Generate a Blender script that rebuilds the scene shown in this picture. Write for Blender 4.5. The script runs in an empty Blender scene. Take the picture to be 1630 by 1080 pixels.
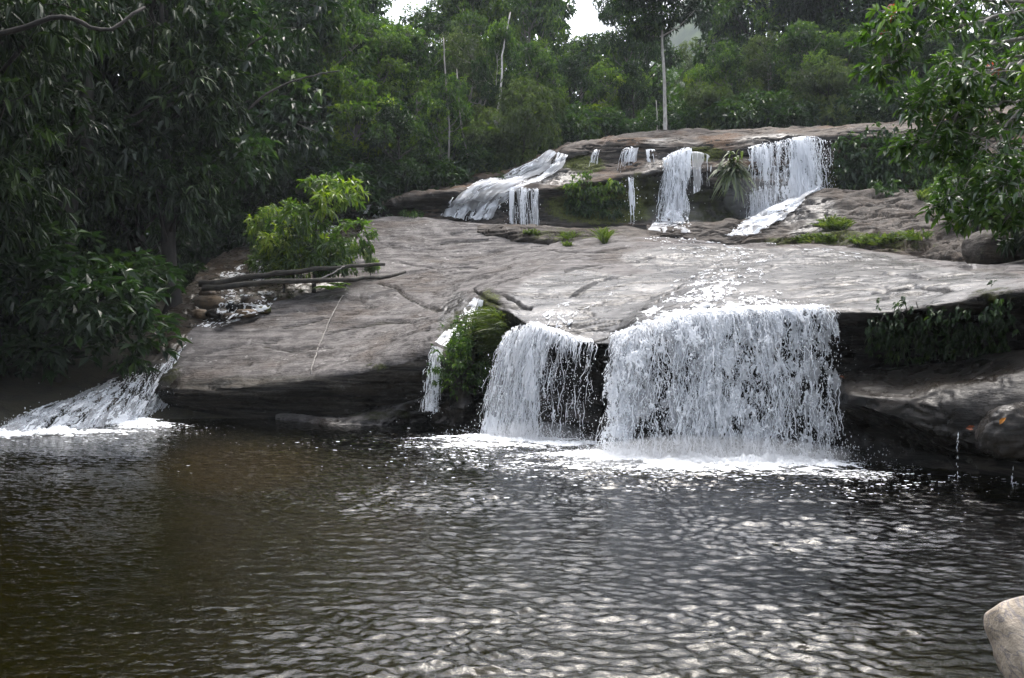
import bpy, math, random
import numpy as np
from mathutils import Vector
from mathutils.bvhtree import BVHTree

scene = bpy.context.scene
COL = scene.collection
rng = np.random.default_rng(7)

# ------------------------------------------------------------------ camera
F = 1566.0            # focal length in pixels of the 1630 px wide photograph
CAM_H = 1.8
cam_data = bpy.data.cameras.new("camera")
cam = bpy.data.objects.new("camera", cam_data)
COL.objects.link(cam)
cam.location = (0, 0, CAM_H)
cam.rotation_euler = (math.radians(90), 0, 0)
cam_data.sensor_width = 36.0
cam_data.lens = 36.0 * F / 1630.0
cam_data.clip_start = 0.05
cam_data.clip_end = 3000
scene.camera = cam

# ------------------------------------------------------------------ world, sun, exposure
SUN_EL, SUN_AZ = math.radians(66), math.radians(10)      # azimuth from +Y towards +X
world = bpy.data.worlds.new("World")
scene.world = world
world.use_nodes = True
wn, wl = world.node_tree.nodes, world.node_tree.links
wn.clear()
w_out = wn.new("ShaderNodeOutputWorld")
w_bg = wn.new("ShaderNodeBackground")
w_sky = wn.new("ShaderNodeTexSky")
w_sky.sky_type = 'NISHITA'
w_sky.sun_disc = False
w_sky.sun_elevation = SUN_EL
w_sky.sun_rotation = SUN_AZ
w_sky.air_density = 1.0
w_sky.dust_density = 4.0
w_hsv = wn.new("ShaderNodeHueSaturation")
w_hsv.inputs["Saturation"].default_value = 0.42
w_tc = wn.new("ShaderNodeTexCoord")
w_no = wn.new("ShaderNodeTexNoise")
w_no.inputs["Scale"].default_value = 3.0
w_no.inputs["Detail"].default_value = 4.0
w_mr = wn.new("ShaderNodeMapRange")
w_mr.inputs["From Min"].default_value = 0.35
w_mr.inputs["From Max"].default_value = 0.7
w_mr.inputs["To Min"].default_value = 1.25
w_mr.inputs["To Max"].default_value = 1.9
w_mx = wn.new("ShaderNodeVectorMath"); w_mx.operation = 'SCALE'
wl.new(w_sky.outputs[0], w_hsv.inputs["Color"])
wl.new(w_tc.outputs["Generated"], w_no.inputs["Vector"])
wl.new(w_no.outputs[0], w_mr.inputs["Value"])
wl.new(w_hsv.outputs[0], w_mx.inputs[0])
wl.new(w_mr.outputs[0], w_mx.inputs["Scale"])
wl.new(w_mx.outputs[0], w_bg.inputs["Color"])
w_bg.inputs["Strength"].default_value = 0.15
wl.new(w_bg.outputs[0], w_out.inputs[0])

sun_data = bpy.data.lights.new("sun", 'SUN')
sun_data.energy = 1.0
sun_data.angle = math.radians(24)
sun_data.color = (1.0, 0.95, 0.88)
sun = bpy.data.objects.new("sun", sun_data)
COL.objects.link(sun)
sd = Vector((math.sin(SUN_AZ) * math.cos(SUN_EL), math.cos(SUN_AZ) * math.cos(SUN_EL), math.sin(SUN_EL)))
sun.rotation_euler = sd.to_track_quat('Z', 'Y').to_euler()
sun.location = (0, 20, 40)

scene.view_settings.view_transform = 'Standard'
scene.view_settings.look = 'None'
scene.view_settings.gamma = 1
scene.view_settings.exposure = 1.5
scene.render.engine = 'CYCLES'
scene.cycles.use_denoising = True
scene.cycles.max_bounces = 6
scene.cycles.diffuse_bounces = 3
scene.cycles.glossy_bounces = 3
scene.cycles.transmission_bounces = 4
scene.cycles.transparent_max_bounces = 10
scene.cycles.volume_bounces = 0
scene.cycles.sample_clamp_indirect = 6.0
scene.cycles.use_adaptive_sampling = True
scene.cycles.adaptive_threshold = 0.02
HAZE_DENSITY = 0.00035


# ------------------------------------------------------------------ maths helpers
def at(px, py, d):
    """photo pixel + distance -> world point"""
    return np.array([(px - 815.0) / F * d, d, CAM_H - (py - 540.0) / F * d])


def proj(P):
    """world points -> photo pixels (used to lay stain and moss masks where the place has them)"""
    y = np.maximum(P[:, 1], 0.1)
    return 815 + P[:, 0] / y * F, 540 - (P[:, 2] - CAM_H) / y * F


def _hash(ix, iy, iz, seed):
    h = (ix.astype(np.int64) * 374761393 + iy.astype(np.int64) * 668265263 + iz.astype(np.int64) * 2147483647 + seed * 1274126177) & 0xFFFFFFFF
    h = ((h ^ (h >> 13)) * 1274126177) & 0xFFFFFFFF
    h = ((h ^ (h >> 16)) * 2246822519) & 0xFFFFFFFF
    h = h ^ (h >> 15)
    return (h & 0xFFFFFF) / float(0xFFFFFF) * 2 - 1


def vnoise(P, seed=0):
    I = np.floor(P).astype(np.int64)
    f = P - I
    u = f * f * f * (f * (f * 6 - 15) + 10)
    r = 0
    for dx in (0, 1):
        wx = u[:, 0] if dx else 1 - u[:, 0]
        for dy in (0, 1):
            wy = u[:, 1] if dy else 1 - u[:, 1]
            for dz in (0, 1):
                wz = u[:, 2] if dz else 1 - u[:, 2]
                r = r + wx * wy * wz * _hash(I[:, 0] + dx, I[:, 1] + dy, I[:, 2] + dz, seed)
    return r


def fbm(P, octs=4, seed=0, gain=0.5):
    r, a, s = 0, 1.0, 0
    Q = P.copy()
    for k in range(octs):
        r = r + a * vnoise(Q, seed + 17 * k)
        s += a
        a *= gain
        Q = Q * 2.03 + 11.7
    return r / s


def sstep(a, b, x):
    t = np.clip((x - a) / (b - a), 0, 1)
    return t * t * (3 - 2 * t)


def pchip(x, Y, xn):
    """monotone cubic interpolation of rows Y (n, ...) at x to xn"""
    x = np.asarray(x, float); Y = np.asarray(Y, float)
    sh = Y.shape[1:]
    Y = Y.reshape(len(x), -1)
    h = np.diff(x)[:, None]
    dl = np.diff(Y, axis=0) / h
    m = np.zeros_like(Y)
    if len(x) > 2:
        w1 = 2 * h[1:] + h[:-1]; w2 = h[1:] + 2 * h[:-1]
        same = dl[1:] * dl[:-1] > 0
        with np.errstate(divide='ignore', invalid='ignore'):
            mm = (w1 + w2) / (w1 / dl[:-1] + w2 / dl[1:])
        m[1:-1] = np.where(same, mm, 0)
    m[0] = dl[0]; m[-1] = dl[-1]
    k = np.clip(np.searchsorted(x, xn, side='right') - 1, 0, len(x) - 2)
    t = ((xn - x[k]) / (x[k + 1] - x[k]))[:, None]
    hk = (x[k + 1] - x[k])[:, None]
    r = (2*t**3 - 3*t**2 + 1) * Y[k] + (t**3 - 2*t**2 + t) * hk * m[k] + (-2*t**3 + 3*t**2) * Y[k+1] + (t**3 - t**2) * hk * m[k+1]
    return r.reshape((len(xn),) + sh)


def loft_grid(ctrl, nu, nv, ku=None):
    """ctrl (ncol, nrow, 3) -> (nu, nv, 3), spaced by the length of the control rows"""
    C = np.asarray(ctrl, float)
    lu = np.linalg.norm(np.diff(C, axis=0), axis=2).mean(1) + 1e-3
    lv = np.linalg.norm(np.diff(C, axis=1), axis=2).mean(0) + 1e-3
    xu = np.concatenate([[0], np.cumsum(lu)])
    xv = np.concatenate([[0], np.cumsum(lv)])
    G = pchip(xu, C, np.linspace(0, xu[-1], nu))
    G = pchip(xv, np.swapaxes(G, 0, 1), np.linspace(0, xv[-1], nv))
    return np.swapaxes(G, 0, 1)


def grid_normals(G):
    du = np.gradient(G, axis=0); dv = np.gradient(G, axis=1)
    n = np.cross(du, dv)
    return n / (np.linalg.norm(n, axis=2, keepdims=True) + 1e-9)


def grid_faces(nu, nv):
    i = np.arange(nu * nv).reshape(nu, nv)
    return np.stack([i[:-1, :-1], i[1:, :-1], i[1:, 1:], i[:-1, 1:]], -1).reshape(-1, 4)


# ------------------------------------------------------------------ mesh helpers
def mk_mesh(name, V, faces, smooth=True, attrs=None):
    """faces: list of int arrays (m, k)"""
    me = bpy.data.meshes.new(name)
    V = np.ascontiguousarray(V, np.float32)
    faces = [np.asarray(f, np.int32) for f in faces if len(f)]
    nl = sum(f.size for f in faces); npoly = sum(len(f) for f in faces)
    me.vertices.add(len(V)); me.vertices.foreach_set("co", V.ravel())
    me.loops.add(nl); me.polygons.add(npoly)
    me.loops.foreach_set("vertex_index", np.concatenate([f.ravel() for f in faces]))
    tot = np.concatenate([np.full(len(f), f.shape[1], np.int32) for f in faces])
    st = np.concatenate([[0], np.cumsum(tot)[:-1]]).astype(np.int32)
    me.polygons.foreach_set("loop_start", st)
    me.polygons.foreach_set("use_smooth", np.full(npoly, bool(smooth)))
    for k, a in (attrs or {}).items():
        at_ = me.attributes.new(k, 'FLOAT', 'POINT')
        at_.data.foreach_set("value", np.ascontiguousarray(a, np.float32))
    me.update(calc_edges=True)
    me.validate()
    return me


def link(name, me, mat=None, parent=None, loc=None):
    o = bpy.data.objects.new(name, me)
    COL.objects.link(o)
    if mat is not None and me is not None and len(me.materials) == 0:
        me.materials.append(mat)
    if parent is not None:
        o.parent = parent
    if loc is not None:
        o.location = loc
    return o


def tag(o, label=None, cat=None, group=None, kind=None):
    if label: o["label"] = label
    if cat: o["category"] = cat
    if group: o["group"] = group
    if kind: o["kind"] = kind
    return o


def empty(name, loc, rz=0.0, sc=1.0):
    o = bpy.data.objects.new(name, None)
    COL.objects.link(o)
    o.location = loc
    o.rotation_euler = (0, 0, rz)
    o.scale = (sc, sc, sc) if np.isscalar(sc) else sc
    o.empty_display_size = 0.2
    return o


class Parts:
    """collects vertices and faces into one mesh"""
    def __init__(s):
        s.V, s.F, s.n, s.A = [], [], 0, []

    def add(s, V, faces, a=0.5):
        V = np.asarray(V, float)
        for f in faces:
            if len(f): s.F.append(np.asarray(f) + s.n)
        s.V.append(V); s.n += len(V)
        s.A.append(np.full(len(V), a) if np.isscalar(a) else np.asarray(a))

    def tube(s, pts, rad, sides=6, a=0.5, wob=0.0, cap=True):
        pts = np.asarray(pts, float); n = len(pts)
        rad = np.full(n, rad) if np.isscalar(rad) else np.asarray(rad, float)
        t = np.gradient(pts, axis=0); t /= np.linalg.norm(t, axis=1, keepdims=True) + 1e-9
        ref = np.array([0, 0, 1.0]) if abs(t[:, 2]).mean() < 0.8 else np.array([1.0, 0, 0])
        b = np.cross(t, ref); b /= np.linalg.norm(b, axis=1, keepdims=True) + 1e-9
        c = np.cross(t, b)
        an = np.linspace(0, 2 * math.pi, sides, endpoint=False)
        R = rad[:, None] * (1 + wob * rng.uniform(-1, 1, (n, sides)))
        V = pts[:, None] + R[..., None] * (np.cos(an)[None, :, None] * b[:, None] + np.sin(an)[None, :, None] * c[:, None])
        i = np.arange(n * sides).reshape(n, sides)
        f = np.stack([i[:-1], np.roll(i, -1, 1)[:-1], np.roll(i, -1, 1)[1:], i[1:]], -1).reshape(-1, 4)
        fs = [f]
        if cap: fs += [i[0][::-1][None], i[-1][None]]
        s.add(V.reshape(-1, 3), fs, a)

    def mesh(s, name, smooth=True, attr="tint"):
        byk = {}
        for f in s.F: byk.setdefault(f.shape[1], []).append(f)
        return mk_mesh(name, np.concatenate(s.V), [np.concatenate(v) for v in byk.values()], smooth, {attr: np.concatenate(s.A)})


def unit(v):
    return v / (np.linalg.norm(v, axis=-1, keepdims=True) + 1e-9)


def add_leaves(P, pos, axis, nrm, L, W, tint, detail=False, droop=0.15, fold=0.25):
    """one leaf per row of pos"""
    n = len(pos)
    if n == 0: return
    L = np.broadcast_to(L, (n,))[:, None]; W = np.broadcast_to(W, (n,))[:, None]
    a = unit(axis); s = unit(np.cross(a, nrm)); nn = np.cross(s, a)
    down = np.array([0, 0, -1.0])
    if not detail:
        V = np.stack([pos, pos + a * .45 * L + s * W * .5 + nn * W * fold, pos + a * L + down * L * droop,
                      pos + a * .45 * L - s * W * .5 + nn * W * fold], 1)
        i = np.arange(n)[:, None] * 4
        # two triangles folded on the midrib
        P.add(V.reshape(-1, 3), [np.concatenate([i + [0, 1, 2], i + [0, 2, 3]])], np.repeat(tint, 4))
        return
    m0 = pos
    m1 = pos + a * .33 * L + down * L * droop * .15
    m2 = pos + a * .70 * L + down * L * droop * .5
    m3 = pos + a * L + down * L * droop * 1.1
    up = nn * W * fold
    r1 = m1 + s * W * .46 + up; l1 = m1 - s * W * .46 + up
    r2 = m2 + s * W * .36 + up * .8; l2 = m2 - s * W * .36 + up * .8
    V = np.stack([m0, m1, m2, m3, r1, r2, l1, l2], 1)
    i = np.arange(n)[:, None] * 8
    tri = np.concatenate([i + [0, 4, 1], i + [0, 1, 6], i + [2, 5, 3], i + [2, 3, 7]])
    quad = np.concatenate([i + [1, 4, 5, 2], i + [1, 2, 7, 6]])
    P.add(V.reshape(-1, 3), [tri, quad], np.repeat(tint, 8))


# ------------------------------------------------------------------ material helpers
def new_mat(name):
    m = bpy.data.materials.new(name)
    m.use_nodes = True
    nt = m.node_tree
    nt.nodes.clear()
    return m, nt.nodes, nt.links


def N(nodes, typ, **kw):
    n = nodes.new(typ)
    for k, v in kw.items():
        if k in n.inputs.keys():
            n.inputs[k].default_value = v
        else:
            setattr(n, k, v)
    return n


def mixc(nodes, links, fac, a, b, blend='MIX'):
    m = nodes.new("ShaderNodeMix"); m.data_type = 'RGBA'; m.blend_type = blend
    for sock, v in ((m.inputs[0], fac), (m.inputs[6], a), (m.inputs[7], b)):
        if hasattr(v, "is_output") or isinstance(v, bpy.types.NodeSocket): links.new(v, sock)
        elif isinstance(v, (int, float)): sock.default_value = v
        else: sock.default_value = (*v, 1)
    return m.outputs[2]


def mathn(nodes, links, op, a, b=0.0, clamp=False):
    m = nodes.new("ShaderNodeMath"); m.operation = op; m.use_clamp = clamp
    for sock, v in ((m.inputs[0], a), (m.inputs[1], b)):
        if isinstance(v, bpy.types.NodeSocket): links.new(v, sock)
        else: sock.default_value = v
    return m.outputs[0]


def rng_node(nodes, links, val, a, b, c=0.0, d=1.0):
    m = nodes.new("ShaderNodeMapRange"); m.interpolation_type = 'SMOOTHSTEP'
    links.new(val, m.inputs["Value"])
    for k, v in (("From Min", a), ("From Max", b), ("To Min", c), ("To Max", d)): m.inputs[k].default_value = v
    return m.outputs[0]


def noise_tex(nodes, links, vec, scale, detail=5, rough=0.55, sc=(1, 1, 1), rot=(0, 0, 0), dist=0.0):
    mp = nodes.new("ShaderNodeMapping")
    mp.inputs["Scale"].default_value = sc
    mp.inputs["Rotation"].default_value = rot
    links.new(vec, mp.inputs["Vector"])
    t = nodes.new("ShaderNodeTexNoise")
    t.inputs["Scale"].default_value = scale; t.inputs["Detail"].default_value = detail
    t.inputs["Roughness"].default_value = rough; t.inputs["Distortion"].default_value = dist
    links.new(mp.outputs[0], t.inputs["Vector"])
    return t.outputs[0]


def rock_material(name, light, mid, brown, strata_rot=(0.25, 0.1, 0.2), lichen=1.0, bump=0.5, scale=1.0):
    m, n, l = new_mat(name)
    out = N(n, "ShaderNodeOutputMaterial"); b = N(n, "ShaderNodeBsdfPrincipled")
    tc = N(n, "ShaderNodeTexCoord"); v = tc.outputs["Object"]
    big = noise_tex(n, l, v, 0.55 * scale, 5)
    med = noise_tex(n, l, v, 2.4 * scale, 6, 0.6)
    fine = noise_tex(n, l, v, 16 * scale, 6, 0.65)
    strat = noise_tex(n, l, v, 1.3 * scale, 6, 0.62, sc=(0.28, 1.1, 5.0), rot=strata_rot, dist=0.6)
    strat2 = noise_tex(n, l, v, 3.2 * scale, 4, 0.6, sc=(0.22, 1.4, 6.0), rot=strata_rot, dist=0.4)
    c = mixc(n, l, rng_node(n, l, med, 0.32, 0.68), mid, light)
    c = mixc(n, l, rng_node(n, l, big, 0.48, 0.68, 0, 0.75), c, brown)
    c = mixc(n, l, rng_node(n, l, strat, 0.50, 0.70, 0, 0.7), c, tuple(x * 0.45 for x in mid))
    fi = rng_node(n, l, fine, 0.3, 0.7, 0.72, 1.22)
    sv = N(n, "ShaderNodeVectorMath", operation='SCALE'); l.new(c, sv.inputs[0]); l.new(fi, sv.inputs["Scale"])
    c = sv.outputs[0]
    # pale lichen patches
    lich = noise_tex(n, l, v, 3.4 * scale, 7, 0.7)
    lich2 = noise_tex(n, l, v, 0.8 * scale, 3)
    lm = mathn(n, l, 'MULTIPLY', rng_node(n, l, lich, 0.60, 0.66), rng_node(n, l, lich2, 0.42, 0.6, 0, lichen))
    c = mixc(n, l, lm, c, (0.29, 0.275, 0.265))
    # thin dark cracks along the strata
    crk = mathn(n, l, 'ABSOLUTE', mathn(n, l, 'SUBTRACT', strat2, 0.5))
    ck = rng_node(n, l, crk, 0.0, 0.016, 0.75, 0.0)
    ck = mathn(n, l, 'MULTIPLY', ck, rng_node(n, l, big, 0.40, 0.56))
    c = mixc(n, l, ck, c, (0.03, 0.027, 0.024))
    # masks laid on the mesh: black biofilm, moss, water film
    def attr(nm):
        a = N(n, "ShaderNodeAttribute", attribute_name=nm); return a.outputs["Fac"]
    dk = attr("film"); ms = attr("moss"); wt = attr("wet")
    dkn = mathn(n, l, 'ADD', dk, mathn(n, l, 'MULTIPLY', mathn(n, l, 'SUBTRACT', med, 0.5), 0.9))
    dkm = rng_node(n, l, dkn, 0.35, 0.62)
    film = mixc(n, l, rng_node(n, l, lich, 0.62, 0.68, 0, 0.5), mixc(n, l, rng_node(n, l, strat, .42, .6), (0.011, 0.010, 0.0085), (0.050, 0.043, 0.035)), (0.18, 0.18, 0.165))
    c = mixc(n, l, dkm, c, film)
    msn = mathn(n, l, 'ADD', ms, mathn(n, l, 'MULTIPLY', mathn(n, l, 'SUBTRACT', lich, 0.5), 1.1))
    msm = rng_node(n, l, msn, 0.42, 0.62)
    mcol = mixc(n, l, rng_node(n, l, fine, 0.35, 0.65), (0.022, 0.028, 0.008), (0.085, 0.095, 0.022))
    c = mixc(n, l, msm, c, mcol)
    wtn = mathn(n, l, 'ADD', wt, mathn(n, l, 'MULTIPLY', mathn(n, l, 'SUBTRACT', big, 0.5), 0.8))
    wtm = rng_node(n, l, wtn, 0.35, 0.6)
    wetc = N(n, "ShaderNodeVectorMath", operation='SCALE'); l.new(c, wetc.inputs[0]); wetc.inputs["Scale"].default_value = 0.30
    c = mixc(n, l, wtm, c, wetc.outputs[0])
    l.new(c, b.inputs["Base Color"])
    dry_r = rng_node(n, l, fine, 0.3, 0.7, 0.62, 0.9)
    wet_r = rng_node(n, l, med, 0.3, 0.7, 0.20, 0.38)
    wfilm = mathn(n, l, 'MAXIMUM', wtm, mathn(n, l, 'MULTIPLY', dkm, 0.55))
    wfilm = mathn(n, l, 'MULTIPLY', wfilm, mathn(n, l, 'SUBTRACT', 1.0, msm))
    r = N(n, "ShaderNodeMix"); r.data_type = 'FLOAT'
    l.new(wfilm, r.inputs[0]); l.new(dry_r, r.inputs[2]); l.new(wet_r, r.inputs[3])
    l.new(r.outputs[0], b.inputs["Roughness"])
    l.new(rng_node(n, l, wfilm, 0, 1, 0.15, 0.22), b.inputs["Specular IOR Level"])
    # bump: strata, grain, cracks, moss
    h = mathn(n, l, 'ADD', mathn(n, l, 'MULTIPLY', strat, 0.55), mathn(n, l, 'MULTIPLY', med, 0.35))
    h = mathn(n, l, 'ADD', h, mathn(n, l, 'MULTIPLY', fine, 0.10))
    h = mathn(n, l, 'SUBTRACT', h, mathn(n, l, 'MULTIPLY', ck, 0.22))
    h = mathn(n, l, 'ADD', h, mathn(n, l, 'MULTIPLY', mathn(n, l, 'MULTIPLY', msm, fine), 0.35))
    bp = N(n, "ShaderNodeBump", Strength=bump, Distance=0.22)
    l.new(rng_node(n, l, wtm, 0, 1, bump, bump * 0.5), bp.inputs["Strength"])
    l.new(h, bp.inputs["Height"]); l.new(bp.outputs[0], b.inputs["Normal"])
    l.new(b.outputs[0], out.inputs[0])
    return m


def leaf_material(name, dark, mid, young, rough=0.38, trans=0.35, spec=0.5):
    m, n, l = new_mat(name)
    out = N(n, "ShaderNodeOutputMaterial"); b = N(n, "ShaderNodeBsdfPrincipled")
    a = N(n, "ShaderNodeAttribute", attribute_name="tint")
    cr = N(n, "ShaderNodeValToRGB")
    e = cr.color_ramp.elements
    e[0].position = 0.0; e[0].color = (*dark, 1)
    e[1].position = 1.0; e[1].color = (*young, 1)
    k = e.new(0.55); k.color = (*mid, 1)
    l.new(a.outputs["Fac"], cr.inputs[0])
    l.new(cr.outputs[0], b.inputs["Base Color"])
    b.inputs["Roughness"].default_value = rough
    b.inputs["Specular IOR Level"].default_value = spec
    t = N(n, "ShaderNodeBsdfTranslucent")
    tcol = mixc(n, l, 1.0, cr.outputs[0], (1.5, 1.75, 0.55), 'MULTIPLY')
    l.new(tcol, t.inputs["Color"])
    mx = N(n, "ShaderNodeMixShader"); mx.inputs[0].default_value = trans
    l.new(b.outputs[0], mx.inputs[1]); l.new(t.outputs[0], mx.inputs[2])
    l.new(mx.outputs[0], out.inputs[0])
    return m


def bark_material(name, c1, c2, scale=6.0, rough=0.85):
    m, n, l = new_mat(name)
    out = N(n, "ShaderNodeOutputMaterial"); b = N(n, "ShaderNodeBsdfPrincipled")
    tc = N(n, "ShaderNodeTexCoord"); v = tc.outputs["Object"]
    a = noise_tex(n, l, v, scale, 6, 0.65, sc=(1, 1, 0.35))
    c = noise_tex(n, l, v, scale * 0.35, 3)
    col = mixc(n, l, rng_node(n, l, a, 0.35, 0.65), c1, c2)
    col = mixc(n, l, rng_node(n, l, c, 0.5, 0.68, 0, 0.6), col, tuple(x * 0.4 for x in c1))
    l.new(col, b.inputs["Base Color"]); b.inputs["Roughness"].default_value = rough
    bp = N(n, "ShaderNodeBump", Strength=0.6, Distance=0.03)
    l.new(a, bp.inputs["Height"]); l.new(bp.outputs[0], b.inputs["Normal"])
    l.new(b.outputs[0], out.inputs[0])
    return m


M = {}
M['rock'] = rock_material("pale_gneiss", (0.148, 0.137, 0.132), (0.068, 0.062, 0.060), (0.080, 0.064, 0.053), bump=1.0)
M['cliff'] = rock_material("mossy_gneiss", (0.105, 0.086, 0.070), (0.046, 0.038, 0.032), (0.105, 0.060, 0.032), lichen=0.5, bump=0.7)
M['strata'] = rock_material("banded_gneiss", (0.090, 0.076, 0.064), (0.034, 0.029, 0.025), (0.062, 0.043, 0.029), strata_rot=(0.35, 0.25, -0.3), lichen=0.5, bump=0.9)
M['wetrock'] = rock_material("wet_gneiss", (0.10, 0.088, 0.076), (0.05, 0.044, 0.038), (0.065, 0.046, 0.030), lichen=0.2, bump=0.55, scale=1.6)
M['boulder'] = rock_material("river_stone", (0.17, 0.135, 0.10), (0.095, 0.075, 0.055), (0.14, 0.088, 0.045), lichen=0.3, bump=0.3, scale=2)
M['leaf_dark'] = leaf_material("dark_glossy_leaf", (0.006, 0.016, 0.005), (0.020, 0.046, 0.012), (0.065, 0.110, 0.018), 0.38, 0.28, 0.4)
M['leaf_shaded'] = leaf_material("shaded_green_leaf", (0.004, 0.010, 0.003), (0.012, 0.027, 0.007), (0.042, 0.074, 0.012), 0.50, 0.22, 0.3)  # deep green, with the left bank's shade put into the leaf colour
M['leaf_mid'] = leaf_material("green_leaf", (0.009, 0.024, 0.007), (0.038, 0.078, 0.016), (0.125, 0.190, 0.028), 0.45, 0.32, 0.4)
M['leaf_olive'] = leaf_material("olive_leaf", (0.020, 0.032, 0.012), (0.056, 0.080, 0.028), (0.120, 0.150, 0.046), 0.45, 0.35)
M['leaf_bright'] = leaf_material("young_leaf", (0.018, 0.040, 0.008), (0.064, 0.115, 0.016), (0.190, 0.240, 0.030), 0.35, 0.45)
M['leaf_grey'] = leaf_material("shiny_leaf", (0.018, 0.040, 0.011), (0.042, 0.085, 0.022), (0.105, 0.170, 0.032), 0.24, 0.32, 0.7)
M['leaf_red'] = leaf_material("red_young_leaf", (0.16, 0.02, 0.015), (0.25, 0.035, 0.02), (0.32, 0.07, 0.03), 0.4, 0.4)
M['grass'] = leaf_material("grass_blade", (0.024, 0.040, 0.009), (0.060, 0.086, 0.022), (0.13, 0.145, 0.05), 0.5, 0.4)
M['bark'] = bark_material("dark_bark", (0.011, 0.009, 0.007), (0.027, 0.022, 0.018))
M['bark_pale'] = bark_material("pale_bark", (0.24, 0.225, 0.205), (0.42, 0.40, 0.37))
M['bark_grey'] = bark_material("grey_bark", (0.12, 0.11, 0.10), (0.22, 0.205, 0.185))
M['deadwood'] = bark_material("dead_wood", (0.014, 0.012, 0.009), (0.040, 0.034, 0.025))


def mat_water():
    m, n, l = new_mat("pool_water")
    out = N(n, "ShaderNodeOutputMaterial")
    tc = N(n, "ShaderNodeTexCoord"); v = tc.outputs["Object"]
    a = noise_tex(n, l, v, 11.0, 4, 0.55, sc=(1, 2.0, 1))
    b = noise_tex(n, l, v, 30.0, 3, 0.5, sc=(1, 1.4, 1))
    h = mathn(n, l, 'ADD', mathn(n, l, 'MULTIPLY', a, 0.8), mathn(n, l, 'MULTIPLY', b, 0.2))
    bp = N(n, "ShaderNodeBump", Strength=0.5, Distance=0.02)
    l.new(h, bp.inputs["Height"])
    fr = N(n, "ShaderNodeFresnel", IOR=1.33); l.new(bp.outputs[0], fr.inputs["Normal"])
    g = N(n, "ShaderNodeBsdfGlossy", Roughness=0.03); l.new(bp.outputs[0], g.inputs["Normal"])
    t = N(n, "ShaderNodeBsdfTransparent"); t.inputs[0].default_value = (0.36, 0.34, 0.11, 1)
    mx = N(n, "ShaderNodeMixShader")
    l.new(fr.outputs[0], mx.inputs[0]); l.new(t.outputs[0], mx.inputs[1]); l.new(g.outputs[0], mx.inputs[2])
    l.new(mx.outputs[0], out.inputs[0])
    return m


def mat_white(name, col=(0.92, 0.94, 0.97), rough=0.5, trans=0.55, clear=0.0):
    m, n, l = new_mat(name)
    out = N(n, "ShaderNodeOutputMaterial"); b = N(n, "ShaderNodeBsdfPrincipled")
    b.inputs["Base Color"].default_value = (*col, 1); b.inputs["Roughness"].default_value = rough
    t = N(n, "ShaderNodeBsdfTranslucent"); t.inputs[0].default_value = (*col, 1)
    mx = N(n, "ShaderNodeMixShader"); mx.inputs[0].default_value = trans
    l.new(b.outputs[0], mx.inputs[1]); l.new(t.outputs[0], mx.inputs[2])
    last = mx.outputs[0]
    if clear:
        tr = N(n, "ShaderNodeBsdfTransparent"); m2 = N(n, "ShaderNodeMixShader"); m2.inputs[0].default_value = clear
        l.new(last, m2.inputs[1]); l.new(tr.outputs[0], m2.inputs[2]); last = m2.outputs[0]
    l.new(last, out.inputs[0])
    return m


M['water'] = mat_water()
M['white'] = mat_white("white_water")
M['veil'] = mat_white("water_veil", clear=0.62)
M['foam'] = mat_white("foam", (0.90, 0.92, 0.94), 0.6, 0.15)


def mat_ground():
    m, n, l = new_mat("forest_soil")
    out = N(n, "ShaderNodeOutputMaterial"); b = N(n, "ShaderNodeBsdfPrincipled")
    tc = N(n, "ShaderNodeTexCoord"); v = tc.outputs["Object"]
    a = noise_tex(n, l, v, 1.5, 6, 0.65); c = noise_tex(n, l, v, 12, 5, 0.7); big = noise_tex(n, l, v, 0.3, 3)
    col = mixc(n, l, rng_node(n, l, a, 0.35, 0.65), (0.020, 0.016, 0.010), (0.045, 0.036, 0.020))
    col = mixc(n, l, rng_node(n, l, c, 0.45, 0.7, 0, 0.7), col, (0.030, 0.040, 0.014))
    sh = N(n, "ShaderNodeAttribute", attribute_name="shoal")
    shc = mixc(n, l, rng_node(n, l, c, 0.3, 0.7), (0.10, 0.065, 0.014), (0.16, 0.11, 0.032))
    col = mixc(n, l, sh.outputs["Fac"], col, shc)
    l.new(col, b.inputs["Base Color"]); b.inputs["Roughness"].default_value = 0.95
    bp = N(n, "ShaderNodeBump", Strength=0.6, Distance=0.1); l.new(c, bp.inputs["Height"]); l.new(bp.outputs[0], b.inputs["Normal"])
    l.new(b.outputs[0], out.inputs[0])
    return m


def mat_hill():
    m, n, l = new_mat("forested_hill")
    out = N(n, "ShaderNodeOutputMaterial"); b = N(n, "ShaderNodeBsdfPrincipled")
    tc = N(n, "ShaderNodeTexCoord"); v = tc.outputs["Object"]
    a = noise_tex(n, l, v, 0.12, 8, 0.7)
    col = mixc(n, l, rng_node(n, l, a, 0.35, 0.65), (0.012, 0.024, 0.010), (0.05, 0.075, 0.025))
    l.new(col, b.inputs["Base Color"]); b.inputs["Roughness"].default_value = 1.0
    l.new(b.outputs[0], out.inputs[0])
    return m


M['ground'] = mat_ground()
M['hill'] = mat_hill()

# ================================================================== GROUND (pool bed, banks and forest floor in one sheet)
GC = []   # control points x, y, z


def gc(px, py, d): GC.append(at(px, py, d))


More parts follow.
